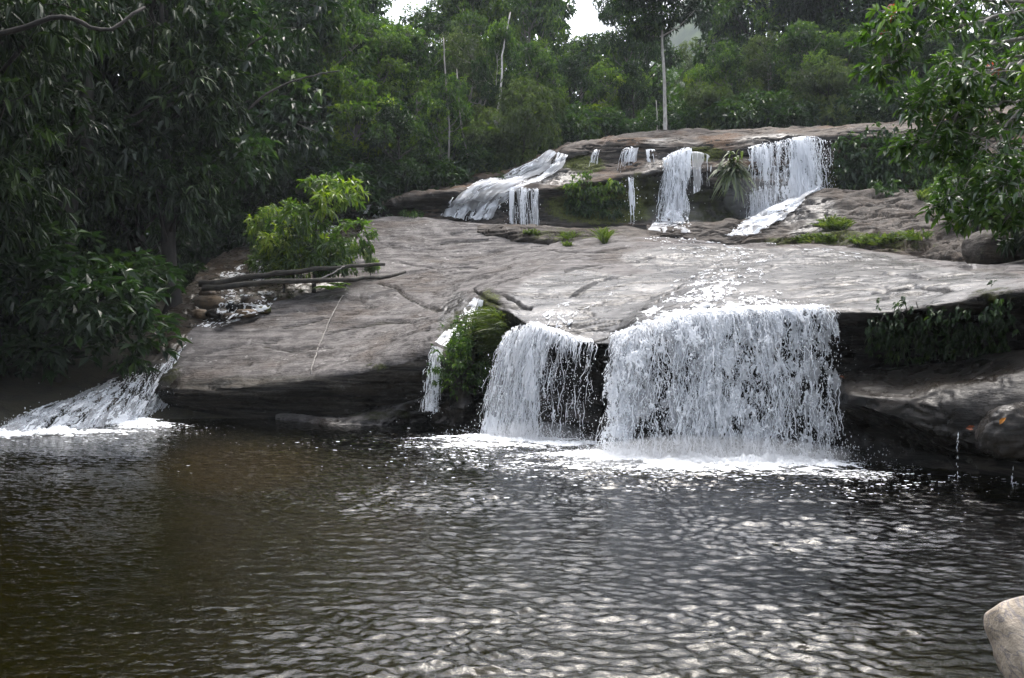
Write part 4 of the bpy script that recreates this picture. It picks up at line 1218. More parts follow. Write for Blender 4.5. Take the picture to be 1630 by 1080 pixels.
# left cascade fanning into the pool
def lcasc():
    cols = []
    for top, bot in (((322, 520, 26.0), (262, 655, 22.6)), ((300, 545, 24.6), (236, 662, 22.2)), ((262, 572, 23.6), (205, 672, 21.0)), ((215, 592, 22.8), (150, 680, 20.0)), ((165, 612, 22.2), (90, 687, 19.2)), ((110, 636, 21.4), (30, 692, 18.6)), ((60, 656, 20.6), (-40, 697, 18.0))):
        A = at(*top); B = at(*bot); B[2] = 0.0
        cols.append([A + [0.0, 0.4, 0.05], A, A * .75 + B * .25 + [0, 0, .05], A * .5 + B * .5 + [0, 0, .06], A * .22 + B * .78 + [0, 0, .03], B])
    return curtain("cascade", "dim white cascade fanning into the pool at the left", cols, 260, 200, lambda S, T: 0.30 + 0.20 * T - 0.25 * sstep(0.25, 0.0, S) * sstep(0.8, 0.3, T) - 0.2 * sstep(0.3, 0.0, T), 401, layers=2, gap=0.10, cell=(14, 5), lace=0.5, thick=0.05,
                   ndrop=3000, dspread=0.12, rdrop=(0.004, 0.012), nstreak=500, rstreak=0.008, lstreak=0.12)


lcasc()


def foam(name, label, ctrs, nx, ny, box, seed, hgt=0.10, freq=2.2, thr=0.0):
    """churned foam: bumpy sheet on the pool torn at its edge. ctrs: (x, y, rx, ry, weight)"""
    x = np.linspace(box[0], box[1], nx); y = np.linspace(box[2], box[3], ny)
    X, Y = np.meshgrid(x, y, indexing='ij')
    P = np.stack([X.ravel(), Y.ravel(), np.zeros(X.size)], 1)
    w = np.full(len(P), -1.0)
    for cx, cy, rx, ry, wt in ctrs:
        w = np.maximum(w, wt * (1 - np.sqrt(((P[:, 0] - cx) / rx) ** 2 + ((P[:, 1] - cy) / ry) ** 2)))
    warp = np.stack([fbm(P * 1.2, 3, seed), fbm(P * 1.2 + 9, 3, seed + 1), P[:, 0] * 0], 1)
    q = (P + warp * 0.35) * np.array([freq, freq * 1.5, 1])
    n1 = fbm(q, 5, seed + 2, .62); rid = 1 - np.abs(fbm(q * 2.6, 4, seed + 3, .6)) / .22
    n2 = fbm(q * 5, 3, seed + 4, .6)
    val = w * 0.95 + 0.62 * n1 + 0.24 * np.clip(rid, -1, 1) + 0.34 * n2 - 0.22
    wc = np.clip(w, 0, 1)
    z = 0.020 + wc * hgt * (0.5 + 1.0 * n1 + 0.8 * n2 + 0.25 * np.clip(rid, -1, 1)) + 0.010 * fbm(P * 14, 3, seed + 5)
    P[:, 2] = np.maximum(z, 0.016)
    f = grid_faces(nx, ny)
    ok = val > thr
    f = f[ok[f].sum(1) >= 3]
    used, inv = np.unique(f, return_inverse=True)
    o_ = link(name, mk_mesh(name, P[used], [inv.reshape(f.shape)], True), M['foam'])
    return tag(o_, label, "foam")


# centres follow the plunge line of each fall
foam("foam", "bright white foam churning at the foot of the main waterfall", [(1.75, 14.75, 0.9, 0.55, 1.0), (2.6, 14.45, 1.3, 0.7, 1.0), (3.6, 14.1, 1.3, 0.65, 1.0), (4.3, 14.0, 0.7, 0.45, 0.8), (1.2, 15.0, 1.1, 0.45, 0.6), (2.6, 13.6, 1.8, 0.6, 0.45)], 420, 220, (-0.3, 5.6, 12.7, 15.6), 501, 0.14)
foam("foam", "white foam drifting from the smaller fall left of the main one", [(0.1, 17.3, 1.3, 0.5, 0.9), (-0.6, 17.8, 1.2, 0.5, 0.7), (0.9, 16.8, 0.8, 0.5, 0.6), (0.0, 16.6, 1.6, 0.5, 0.32)], 320, 180, (-2.4, 2.2, 15.8, 18.6), 511, 0.10)
foam("foam", "grey-white foam where the left cascade meets the pool", [(-8.6, 18.7, 1.4, 0.7, 0.9), (-9.8, 18.1, 1.4, 0.6, 0.9), (-7.6, 20.2, 0.8, 0.8, 0.8), (-11, 17.6, 1.4, 0.6, 0.8), (-8.2, 21.3, 0.4, 0.9, 0.6)], 300, 260, (-12.5, -6.6, 16.6, 22.4), 521, 0.14)

def plunge_spray(label, ctrs, n, seed, hgt=0.28):
    r = np.random.default_rng(seed)
    P = Parts()
    c = np.array([ctrs[i] for i in r.integers(0, len(ctrs), n)])
    pos = np.stack([r.normal(c[:, 0], c[:, 2]), r.normal(c[:, 1], c[:, 3]), 0.02 + hgt * r.random(n) ** 2.6], 1)
    drops(P, pos, 0.002 + 0.007 * r.random(n) ** 3, r.uniform(.7, 1.6, n), seed)
    tag(link("spray", P.mesh("spray"), M['white']), label, "spray", kind="stuff")


plunge_spray("fine spray leaping above the foam of the main waterfall", [(1.6, 14.75, .35, .2), (2.2, 14.55, .4, .22), (2.9, 14.35, .45, .22), (3.6, 14.15, .45, .22), (4.3, 14.0, .45, .2), (1.1, 14.9, .5, .25)], 9000, 61)
plunge_spray("fine spray above the foam of the smaller left fall", [(-.2, 17.5, .5, .25), (.5, 17.0, .4, .2), (1.0, 16.6, .3, .2)], 3500, 62, .22)


def flecks(label, ctrs, n, seed):
    """loose flakes of foam drifting on the pool, thinner away from the plunge"""
    r = np.random.default_rng(seed)
    c = np.array([ctrs[i] for i in r.integers(0, len(ctrs), n)])
    p = np.stack([c[:, 0] + c[:, 2] * r.standard_t(4, n), c[:, 1] + c[:, 3] * r.standard_t(4, n) - abs(r.normal(0, c[:, 3] * .8)), np.zeros(n)], 1)
    keep = (fbm(p * np.array([1.3, 2.2, 1]), 3, seed) + .6 * fbm(p * np.array([4, 7, 1]), 2, seed + 2) > -.05) & (p[:, 1] > 8)
    p = p[keep]; m_ = len(p)
    an = np.linspace(0, 2 * math.pi, 6, endpoint=False)
    rad = (0.005 + 0.022 * r.random(m_) ** 4)[:, None] * r.uniform(.5, 1.3, (m_, 6))
    V = np.stack([p[:, None, 0] + rad * np.cos(an) * 1.6, p[:, None, 1] + rad * np.sin(an), np.full((m_, 6), .013) + rad * .3], 2)
    P = Parts(); P.add(V.reshape(-1, 3), [np.arange(m_ * 6).reshape(m_, 6)], .5)
    tag(link("foam_flecks", P.mesh("foam_flecks"), M['foam']), label, "foam", kind="stuff")


flecks("loose foam flecks drifting out in front of the main waterfall", [(1.4, 14.5, .9, .5), (2.4, 13.9, 1.0, .6), (3.5, 13.5, 1.0, .5), (1.0, 14.6, .8, .5), (4.3, 13.5, .6, .4)], 9000, 91)
flecks("loose foam flecks drifting in front of the smaller left fall", [(-.2, 17.0, .9, .5), (.6, 16.4, .8, .5)], 4000, 92)
flecks("loose foam flecks beside the left cascade", [(-8.6, 18.2, .9, .4), (-7.4, 19.6, .5, .6)], 2000, 93)


def mist(label, c, r, dens, seed):
    u = np.linspace(0, 2 * math.pi, 33); v = np.linspace(0.02, math.pi - .02, 17)
    U, W = np.meshgrid(u, v, indexing='ij')
    D = np.stack([np.cos(U) * np.sin(W), np.sin(U) * np.sin(W), np.cos(W)], 2).reshape(-1, 3)
    k = 1 + .25 * fbm(D * 1.5 + seed, 3, seed)
    m, n, l = new_mat("mist"); out = N(n, "ShaderNodeOutputMaterial")
    pv = N(n, "ShaderNodeVolumePrincipled"); pv.inputs["Color"].default_value = (.95, .97, 1, 1); pv.inputs["Density"].default_value = dens
    l.new(pv.outputs[0], out.inputs["Volume"])
    tag(link("mist", mk_mesh("mist", D * k[:, None] * np.array(r), [grid_faces(33, 17)[:, ::-1]]), m, loc=c), label, "mist", kind="stuff")


mist("soft mist over the foam at the foot of the main waterfall", (2.8, 14.05, 0.12), (2.1, .8, .32), 0.6, 3)
mist("soft mist at the foot of the smaller left fall", (0.35, 16.9, 0.10), (.9, .5, .28), 0.4, 5)
mist("soft mist where the broad upper fall hits the rocks", (9.6, 36.2, 6.9), (1.9, .9, .9), 0.10, 8)
mist("soft mist at the foot of the narrow stepped fall", (5.9, 36.2, 6.2), (1.1, .7, .6), 0.08, 9)

# ================================================================== PLANTS
def rosettes(P, ctr, outd, k, L, W, r, tint0, droop=0.3, detail=False, spread=0.7, tvar=0.5):
    """k leaves round every twig tip"""
    n = len(ctr)
    pos = np.repeat(ctr, k, 0) + r.normal(0, 0.12 * L, (n * k, 3))
    od = np.repeat(outd, k, 0)
    ax = unit(od * 0.55 + r.normal(0, spread, (n * k, 3)) + np.array([0, 0, -droop]))
    nrm = unit(np.array([0, 0, 1.0]) + r.normal(0, 0.45, (n * k, 3)))
    tint = np.clip(np.repeat(tint0, k) + r.normal(0, 0.16 * tvar * 2, n * k), 0, 1)
    s = r.uniform(0.65, 1.2, n * k)
    add_leaves(P, pos, ax, nrm, L * s, W * s, tint, detail, droop=0.12 + droop * 0.4)


def tree_meshes(seed, H, R, crown_lo, nclump, ntip, k, L, W, trunk_r, droop=0.3, detail=False, flat=0.75, top_bias=0.0, clump_r=(0.26, 0.42), bend=0.06, spread=0.7):
    """trunk mesh with limbs, crown mesh of separate leaves; base at origin"""
    r = np.random.default_rng(seed)
    T = Parts(); C = Parts()
    n = 12
    t = np.linspace(0, 1, n)
    wob = np.cumsum(r.normal(0, bend, (n, 2)), 0) * H * 0.15
    wob -= wob[0]
    tp = np.stack([wob[:, 0], wob[:, 1], t * H * 0.86], 1)
    T.tube(np.concatenate([[tp[0] + [0, 0, -0.5]], tp]), np.concatenate([[trunk_r * 1.5], trunk_r * (1.12 - 0.9 * t)]), 9, wob=0.06)
    zc = H * (crown_lo + 1) / 2; hz = H * (1 - crown_lo) / 2
    for i in range(nclump):
        a = r.uniform(0, 2 * math.pi); u = r.random() ** 0.55
        h = r.uniform(-1, 1) * (1 - top_bias) + top_bias * r.uniform(0.2, 1)
        prof = math.sqrt(max(0.08, 1 - (h * 0.92) ** 2)) * (1.0 if h > -0.4 else 0.85)
        cr = R * r.uniform(*clump_r)
        ti = np.interp(zc + h * hz * 0.9, tp[:, 2], np.arange(n)); cx = tp[min(int(ti), n - 1), :2]
        c = np.array([cx[0] + math.cos(a) * u * R * prof * 0.8, cx[1] + math.sin(a) * u * R * prof * 0.8, zc + h * hz * 0.88])
        # limb
        zs = max(H * (crown_lo * 1.05 if crown_lo > 0.5 else 0.12), min(c[2] - R * 0.35 * u - 0.1 * H * r.random(), H * 0.84))
        si = np.interp(zs, tp[:, 2], np.arange(n)); s0 = tp[min(int(si), n - 1)] * (1 - si % 1) + tp[min(int(si) + 1, n - 1)] * (si % 1)
        mid = s0 * 0.5 + c * 0.5 + np.array([0, 0, -0.08 * R]) + r.normal(0, 0.05 * R, 3)
        T.tube([s0, s0 * .7 + mid * .3, mid, mid * .4 + c * .6, c], np.array([.34, .28, .2, .14, .06]) * trunk_r * r.uniform(0.7, 1.2), 5, cap=False)
        m = int(ntip * r.uniform(0.7, 1.3) * (cr / (R * 0.34)) ** 2)
        d = unit(r.normal(0, 1, (m, 3)))
        rad = cr * (0.35 + 0.65 * r.random(m) ** 0.45)
        # lobed, uneven outline
        lob = 1 + 0.38 * fbm(d * 1.7 + seed + i * 3.3, 3, seed + i)
        tips = c + d * (rad * lob)[:, None] * np.array([1, 1, flat])
        tint0 = np.clip(0.42 + 0.27 * r.normal() + 0.12 * d[:, 2] + r.normal(0, 0.08, m), 0, 1)  # leaf tone by clump, spread wide to put highlights and shadow into the colour
        for j in range(0, m, 9):
            T.tube([c, c * .45 + tips[j] * .55 + r.normal(0, .03, 3), tips[j]], np.array([.05, .035, .012]) * trunk_r * 1.5, 3, cap=False)
        rosettes(C, tips, d, k, L, W, r, tint0, droop, detail, spread)
    return T.mesh("trunk"), C.mesh("crown", smooth=False)


PROTO = {}


def proto(kind, leaf, bark, **kw):
    tm, cm = tree_meshes(**kw)
    tm.materials.append(M[bark]); cm.materials.append(M[leaf])
    PROTO[kind] = (tm, cm, kw['H'])


proto('round', 'leaf_mid', 'bark_grey', seed=1, H=10, R=3.2, crown_lo=0.18, nclump=48, ntip=74, k=6, L=0.27, W=0.12, clump_r=(0.16, 0.32), trunk_r=0.17)
proto('dense', 'leaf_dark', 'bark', seed=2, H=10, R=3.4, crown_lo=0.10, nclump=50, ntip=74, k=6, L=0.28, W=0.13, clump_r=(0.16, 0.32), trunk_r=0.19)
proto('slim', 'leaf_mid', 'bark_pale', seed=3, H=12, R=2.5, crown_lo=0.42, nclump=26, ntip=60, k=6, L=0.26, W=0.10, trunk_r=0.075, top_bias=0.2)
proto('feather', 'leaf_olive', 'bark_grey', seed=4, H=10, R=2.9, crown_lo=0.22, nclump=28, ntip=100, k=7, L=0.21, W=0.07, trunk_r=0.13, flat=0.55, clump_r=(0.22, 0.36))
proto('bright', 'leaf_bright', 'bark_grey', seed=5, H=9, R=2.6, crown_lo=0.25, nclump=36, ntip=60, k=6, L=0.27, W=0.11, trunk_r=0.13, clump_r=(0.16, 0.32))
proto('tiered', 'leaf_mid', 'bark_grey', seed=6, H=12, R=3.3, crown_lo=0.30, nclump=28, ntip=90, k=6, L=0.25, W=0.10, trunk_r=0.15, flat=0.45, clump_r=(0.28, 0.44))
proto('bush', 'leaf_dark', 'bark', seed=8, H=3.2, R=1.9, crown_lo=0.0, nclump=14, ntip=60, k=6, L=0.22, W=0.085, trunk_r=0.06)
proto('olive_bush', 'leaf_olive', 'bark', seed=9, H=4.2, R=2.0, crown_lo=0.02, nclump=18, ntip=70, k=7, L=0.19, W=0.055, trunk_r=0.06, droop=0.5)
proto('tall', 'leaf_dark', 'bark_pale', seed=12, H=12, R=2.9, crown_lo=0.55, nclump=30, ntip=80, k=6, L=0.25, W=0.10, trunk_r=0.115, flat=0.6, top_bias=0.1, bend=0.02)
proto('big_leaf', 'leaf_shaded', 'bark', seed=14, H=10, R=3.6, crown_lo=0.28, nclump=26, ntip=34, k=9, L=0.27, W=0.075, trunk_r=0.20, droop=0.65, detail=True, spread=0.8)
proto('big_bush', 'leaf_shaded', 'bark', seed=15, H=3.6, R=1.9, crown_lo=0.0, nclump=15, ntip=36, k=9, L=0.25, W=0.07, trunk_r=0.06, droop=0.6, detail=True, spread=0.8)
proto('young_bush', 'leaf_bright', 'bark', seed=16, H=2.6, R=1.5, crown_lo=0.1, nclump=13, ntip=34, k=8, L=0.22, W=0.065, trunk_r=0.04, droop=0.35, detail=True, spread=0.75)


def plant(kind, px, d, top, label, cat="tree", group=None, rz=0.0, wide=1.0, base_z=None, name=None):
    x = (px - 815) / F * d
    bz = float(ground_z(x, d)[0]) if base_z is None else base_z
    topz = CAM_H - (top - 540) / F * d
    tm, cm, H = PROTO[kind]
    s = max(0.15, (topz - bz) / H)
    root = empty(name or ("forest_tree" if cat == "tree" else "bush"), (x, d, bz - 0.05), rz, (s * wide, s * wide, s))
    tag(root, label, cat, group)
    link("trunk", tm, parent=root); link("crown", cm, parent=root)
    return root


BACK, MIDG, SHR = "trees at the skyline behind the falls", "trees of the middle forest", "shrubs along the forest edge"
FOREST = [
    # kind, px, d, top py, label, category, group, wide
    ('dense', 470, 56, -150, "dark tall tree filling the skyline left of the first sky gap", "tree", BACK, 1.0),
    ('round', 560, 58, -60, "rounded green tree on the skyline just left of the first sky gap", "tree", BACK, 0.95),
    ('slim', 690, 62, -8, "slender tree rising at the right of the first sky gap", "tree", BACK, 1.1),
    ('tiered', 770, 60, -60, "tall hazy tree with layered crown behind the white-stemmed sapling", "tree", BACK, 0.9),
    ('round', 842, 62, -70, "hazy round-topped tree left of the second sky gap", "tree", BACK, 0.6),
    ('round', 925, 66, 42, "low hazy tree at the bottom of the second sky gap", "tree", BACK, 0.9),
    ('tiered', 1000, 60, -60, "layered tree between the second sky gap and the tall pale trunk", "tree", BACK, 0.55),
    ('feather', 1105, 74, 50, "low hazy tree in front of the blue mountain", "tree", BACK, 0.9),
    ('dense', 1215, 58, -110, "dark tree right of the third sky gap and mountain", "tree", BACK, 0.85),
    ('tiered', 1262, 58, -120, "tall layered tree on the skyline above the broad upper fall", "tree", BACK, 0.85),
    ('dense', 1350, 56, -150, "tall dark tree above the right end of the upper cliff", "tree", BACK, 0.9),
    ('round', 1440, 54, -170, "tall green tree partly behind the hanging shiny branches", "tree", BACK, 0.9),
    ('dense', 1545, 50, -180, "tall dark tree behind the upper right foliage", "tree", BACK, 0.9),
    ('round', 1660, 46, -200, "tall tree at the top right corner behind the near leaves", "tree", BACK, 0.9),
    ('round', 640, 64, 24, "green tree filling the bottom of the first sky gap", "tree", BACK, 1.0),
    ('tiered', 735, 68, -50, "hazy layered tree on the skyline behind the feathery grey-green tree", "tree", BACK, 0.9),
    ('dense', 815, 70, -90, "dark hazy tree on the skyline between the layered and the round-topped tree", "tree", BACK, 0.9),
    ('round', 966, 68, 45, "hazy tree on the skyline at the right side of the second sky gap", "tree", BACK, 0.75),
    ('dense', 1030, 66, 30, "hazy dark tree on the skyline straight behind the tall pale trunk's crown", "tree", BACK, 0.8),
    ('round', 1172, 66, -20, "hazy tree on the skyline at the right side of the third sky gap", "tree", BACK, 0.6),
    ('dense', 1225, 66, -150, "dark hazy tree on the skyline far behind the broad upper fall", "tree", BACK, 0.9),
    ('round', 1310, 64, -150, "rounded tree on the skyline behind the domed grey-green tree", "tree", BACK, 0.9),
    ('dense', 1400, 62, -180, "tall dark tree on the skyline over the right cliff rim", "tree", BACK, 0.9),
    ('dense', 520, 64, -120, "dark hazy tree on the skyline far left of the first sky gap", "tree", BACK, 0.9),
    ('dense', 385, 42, -170, "dark tree behind the big-leaved canopy, left of the yellow-green tree", "tree", MIDG, 0.95),
    ('round', 480, 44, -60, "broad green tree above the yellow-green tree", "tree", MIDG, 1.0),
    ('tiered', 590, 45, 8, "layered green tree below the first sky gap", "tree", MIDG, 0.95),
    ('round', 665, 47, 30, "green tree with round clumps right of the yellow-green tree", "tree", MIDG, 0.9),
    ('feather', 735, 48, 30, "feathery grey-green tree left of the white-stemmed sapling", "tree", MIDG, 0.9),
    ('slim', 797, 45, 20, "white-stemmed sapling with a thin crown above the long cascade", "tree", MIDG, 0.75),
    ('round', 855, 50, 60, "rounded tree above the olive bush at the cascade top", "tree", MIDG, 0.8),
    ('dense', 910, 52, 85, "dark green tree behind the left end of the cliff top", "tree", MIDG, 0.8),
    ('bright', 965, 54, 90, "lighter green tree left of the tall pale trunk", "tree", MIDG, 0.8),
    ('dense', 1012, 54, 95, "dark tree close behind the tall pale trunk on its left", "tree", MIDG, 0.75),
    ('bright', 1110, 54, 90, "yellowish tree close right of the tall pale trunk", "tree", MIDG, 0.75),
    ('round', 1160, 52, 60, "green tree with bright clumps above the middle of cliff top", "tree", MIDG, 0.8),
    ('feather', 1215, 50, 40, "pale feathery tree above the broad upper fall", "tree", MIDG, 0.9),
    ('round', 1285, 49, 20, "grey-green domed tree above the fall's right edge", "tree", MIDG, 0.85),
    ('tiered', 1345, 49, 40, "layered dark tree above the brown cliff rim", "tree", MIDG, 0.85),
    ('dense', 1410, 47, 50, "dark tree behind the tip of the hanging shiny branch", "tree", MIDG, 0.9),
    ('dense', 1490, 45, 30, "dark tree above the cliff behind the near right leaves", "tree", MIDG, 0.9),
    ('dense', 1590, 42, 20, "dark tree behind the right foreground leaves, near the picture edge", "tree", MIDG, 0.9),
    ('feather', 500, 44, 30, "olive tree behind the yellow-green tree on its left", "tree", MIDG, 0.95),
    ('bright', 565, 41, 95, "sunlit yellow-green tree overhanging left of the middle forest", "tree", MIDG, 0.95),
    ('round', 700, 42, 110, "green tree standing over the thin white stems", "tree", MIDG, 0.8),
    ('dense', 395, 41, 50, "dark tree over the side stream bend", "tree", MIDG, 0.95),
    ('dense', 640, 40, 160, "dark shaded tree above the far left end of the cliff", "tree", MIDG, 0.95),
    ('olive_bush', 832, 42.5, 132, "olive drooping bush beside the top of the long cascade", "bush", SHR, 0.95),
    ('olive_bush', 790, 42, 205, "low olive bush leaning over the long cascade", "bush", SHR, 1.1),
    ('bush', 920, 46.5, 150, "dark bush behind the left part of the cliff top", "bush", SHR, 1.0),
    ('bush', 975, 47.5, 165, "dark low bush left of the tall pale trunk's foot", "bush", SHR, 1.1),
    ('bush', 1025, 48, 160, "small dark bush nearest the tall pale trunk on its left", "bush", SHR, 1.0),
    ('bush', 1095, 48, 150, "dark bush right of the tall pale trunk's foot", "bush", SHR, 1.0),
    ('olive_bush', 1140, 47.5, 140, "grey-green bush on the cliff top above the hanging fern", "bush", SHR, 1.0),
    ('bush', 1195, 47, 130, "wide dark bush left of the broad fall's crest", "bush", SHR, 1.2),
    ('bush', 1260, 46.8, 135, "dark bush right above the broad fall's crest", "bush", SHR, 1.2),
    ('olive_bush', 1325, 46, 110, "grey-green bush above the right edge of the broad fall", "bush", SHR, 1.1),
    ('bush', 1385, 45.5, 120, "dark bush behind the right cliff rim", "bush", SHR, 1.2),
    ('bush', 1450, 44.5, 120, "dark bush behind the dangling branch tip", "bush", SHR, 1.2),
    ('bush', 1540, 43.5, 110, "dark bush above the plant-covered cliff at right", "bush", SHR, 1.2),
    ('bush', 690, 41.5, 232, "dark low bush beneath the thin white stems", "bush", SHR, 1.3),
    ('bush', 740, 42, 222, "dark bush left of the long cascade", "bush", SHR, 1.2),
    ('bush', 630, 41.5, 228, "shaded bush behind the far left cliff rim", "bush", SHR, 1.4),
    ('bush', 570, 41, 220, "shaded bush beneath the yellow-green tree", "bush", SHR, 1.4),
    ('bush', 500, 45, 225, "shaded bush on the far bank of the side stream", "bush", SHR, 1.5),
    ('bush', 405, 42, 280, "dark bush over the upper run of the side stream", "bush", SHR, 1.4),
    ('bush', 345, 37, 300, "dark bush on the near bank of the side stream", "bush", SHR, 1.4),
    ('bush', 250, 33, 320, "dark bush left of the fallen logs", "bush", SHR, 1.3),
]
for i, (kind, px, d, top, lab, cat, grp, wide) in enumerate(FOREST):
    plant(kind, px, d, top, lab, cat, grp, rz=i * 2.39, wide=wide)
# the tall pale trunk in the middle
plant('tall', 1056, 45.5, -110, "tall straight tree with a pale bare trunk standing on the cliff top", "tree", MIDG, rz=0.4, wide=0.95)
# left bank
LB = "dark trees of the left bank"
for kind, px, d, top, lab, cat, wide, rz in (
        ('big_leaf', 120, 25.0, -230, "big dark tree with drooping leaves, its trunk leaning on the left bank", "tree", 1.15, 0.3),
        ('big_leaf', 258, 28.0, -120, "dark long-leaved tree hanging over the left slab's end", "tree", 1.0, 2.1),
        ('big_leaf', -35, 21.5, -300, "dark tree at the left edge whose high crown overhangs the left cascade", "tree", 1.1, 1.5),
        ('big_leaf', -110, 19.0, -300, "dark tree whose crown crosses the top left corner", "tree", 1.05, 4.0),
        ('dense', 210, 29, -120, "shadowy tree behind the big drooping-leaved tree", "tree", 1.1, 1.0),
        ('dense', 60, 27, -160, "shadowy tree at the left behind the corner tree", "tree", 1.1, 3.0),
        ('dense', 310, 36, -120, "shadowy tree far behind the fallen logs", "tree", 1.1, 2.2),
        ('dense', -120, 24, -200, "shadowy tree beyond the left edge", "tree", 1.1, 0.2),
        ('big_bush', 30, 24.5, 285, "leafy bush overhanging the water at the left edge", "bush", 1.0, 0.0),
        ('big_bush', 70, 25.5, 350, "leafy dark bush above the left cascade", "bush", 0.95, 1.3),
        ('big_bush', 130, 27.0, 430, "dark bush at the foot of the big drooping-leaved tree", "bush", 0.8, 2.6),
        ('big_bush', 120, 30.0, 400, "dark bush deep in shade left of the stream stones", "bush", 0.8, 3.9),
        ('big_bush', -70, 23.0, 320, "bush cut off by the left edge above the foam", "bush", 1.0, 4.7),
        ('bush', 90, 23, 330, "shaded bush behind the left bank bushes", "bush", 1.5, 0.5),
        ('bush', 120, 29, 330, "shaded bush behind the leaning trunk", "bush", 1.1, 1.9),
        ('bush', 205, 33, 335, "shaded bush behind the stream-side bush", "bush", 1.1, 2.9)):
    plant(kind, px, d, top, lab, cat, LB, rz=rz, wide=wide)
# trees out of view, added to shade the banks and darken pool reflections
for kind, x, y, h, lab, rz in (
        ('dense', -11.5, 12.5, 15, "added dark tree out of view, shading the left bank beside the pool", 0.0), ('dense', -12.0, 7.5, 15, "added dark tree out of view, shading the left water abreast of the camera", 1.1),
        ('dense', -11.0, 2.5, 14, "added unseen dark tree shading the left bank near the camera", 2.3), 
        ('round', 11.5, 3.5, 13, "added unseen green tree darkening the right water abreast of the camera", 1.9), ('dense', 13.0, 9.0, 14, "added unseen dark tree darkening right reflections, behind the near shiny-leaved one", 0.8),
        ('dense', -15.5, 17.0, 16, "added unseen dark tree shading the left bank from inside its forest", 2.9)):
    bz = float(ground_z(x, y)[0])
    tm, cm, H = PROTO[kind]
    root = empty("shading_tree", (x, y, bz - .05), rz, h / H)
    tag(root, lab, "tree", "unseen trees added for shade")
    link("trunk", tm, parent=root); link("crown", cm, parent=root)
# bushes on the slab edge beside the side stream
p, _ = hit(520, 425)
for kind, px, d, top, lab, wide, rz, bz in (
        ('young_bush', 500, 29.4, 268, "bright yellow-green leafy bush over the side stream", 1.0, 0.4, at(500, 440, 29.4)[2]),
        ('young_bush', 430, 31.5, 322, "leafy bush joining the yellow-green one to the dark left bank", 1.0, 5.3, at(430, 425, 31.5)[2]),
        ('young_bush', 548, 30.2, 372, "small leafy bush on the slab edge behind the log tips", 1.0, 2.0, at(548, 436, 30.2)[2]),
        ('young_bush', 452, 29.4, 372, "leafy bush behind the fallen logs", 1.2, 3.1, at(455, 446, 28.6)[2]),
        ('young_bush', 590, 30.8, 392, "tiny fresh-leaved shrub nearest the pale slab", 0.9, 4.4, at(590, 432, 30.8)[2])):
    plant(kind, px, d, top, lab, "bush", "bushes by the side stream", rz=rz, wide=wide, base_z=bz)


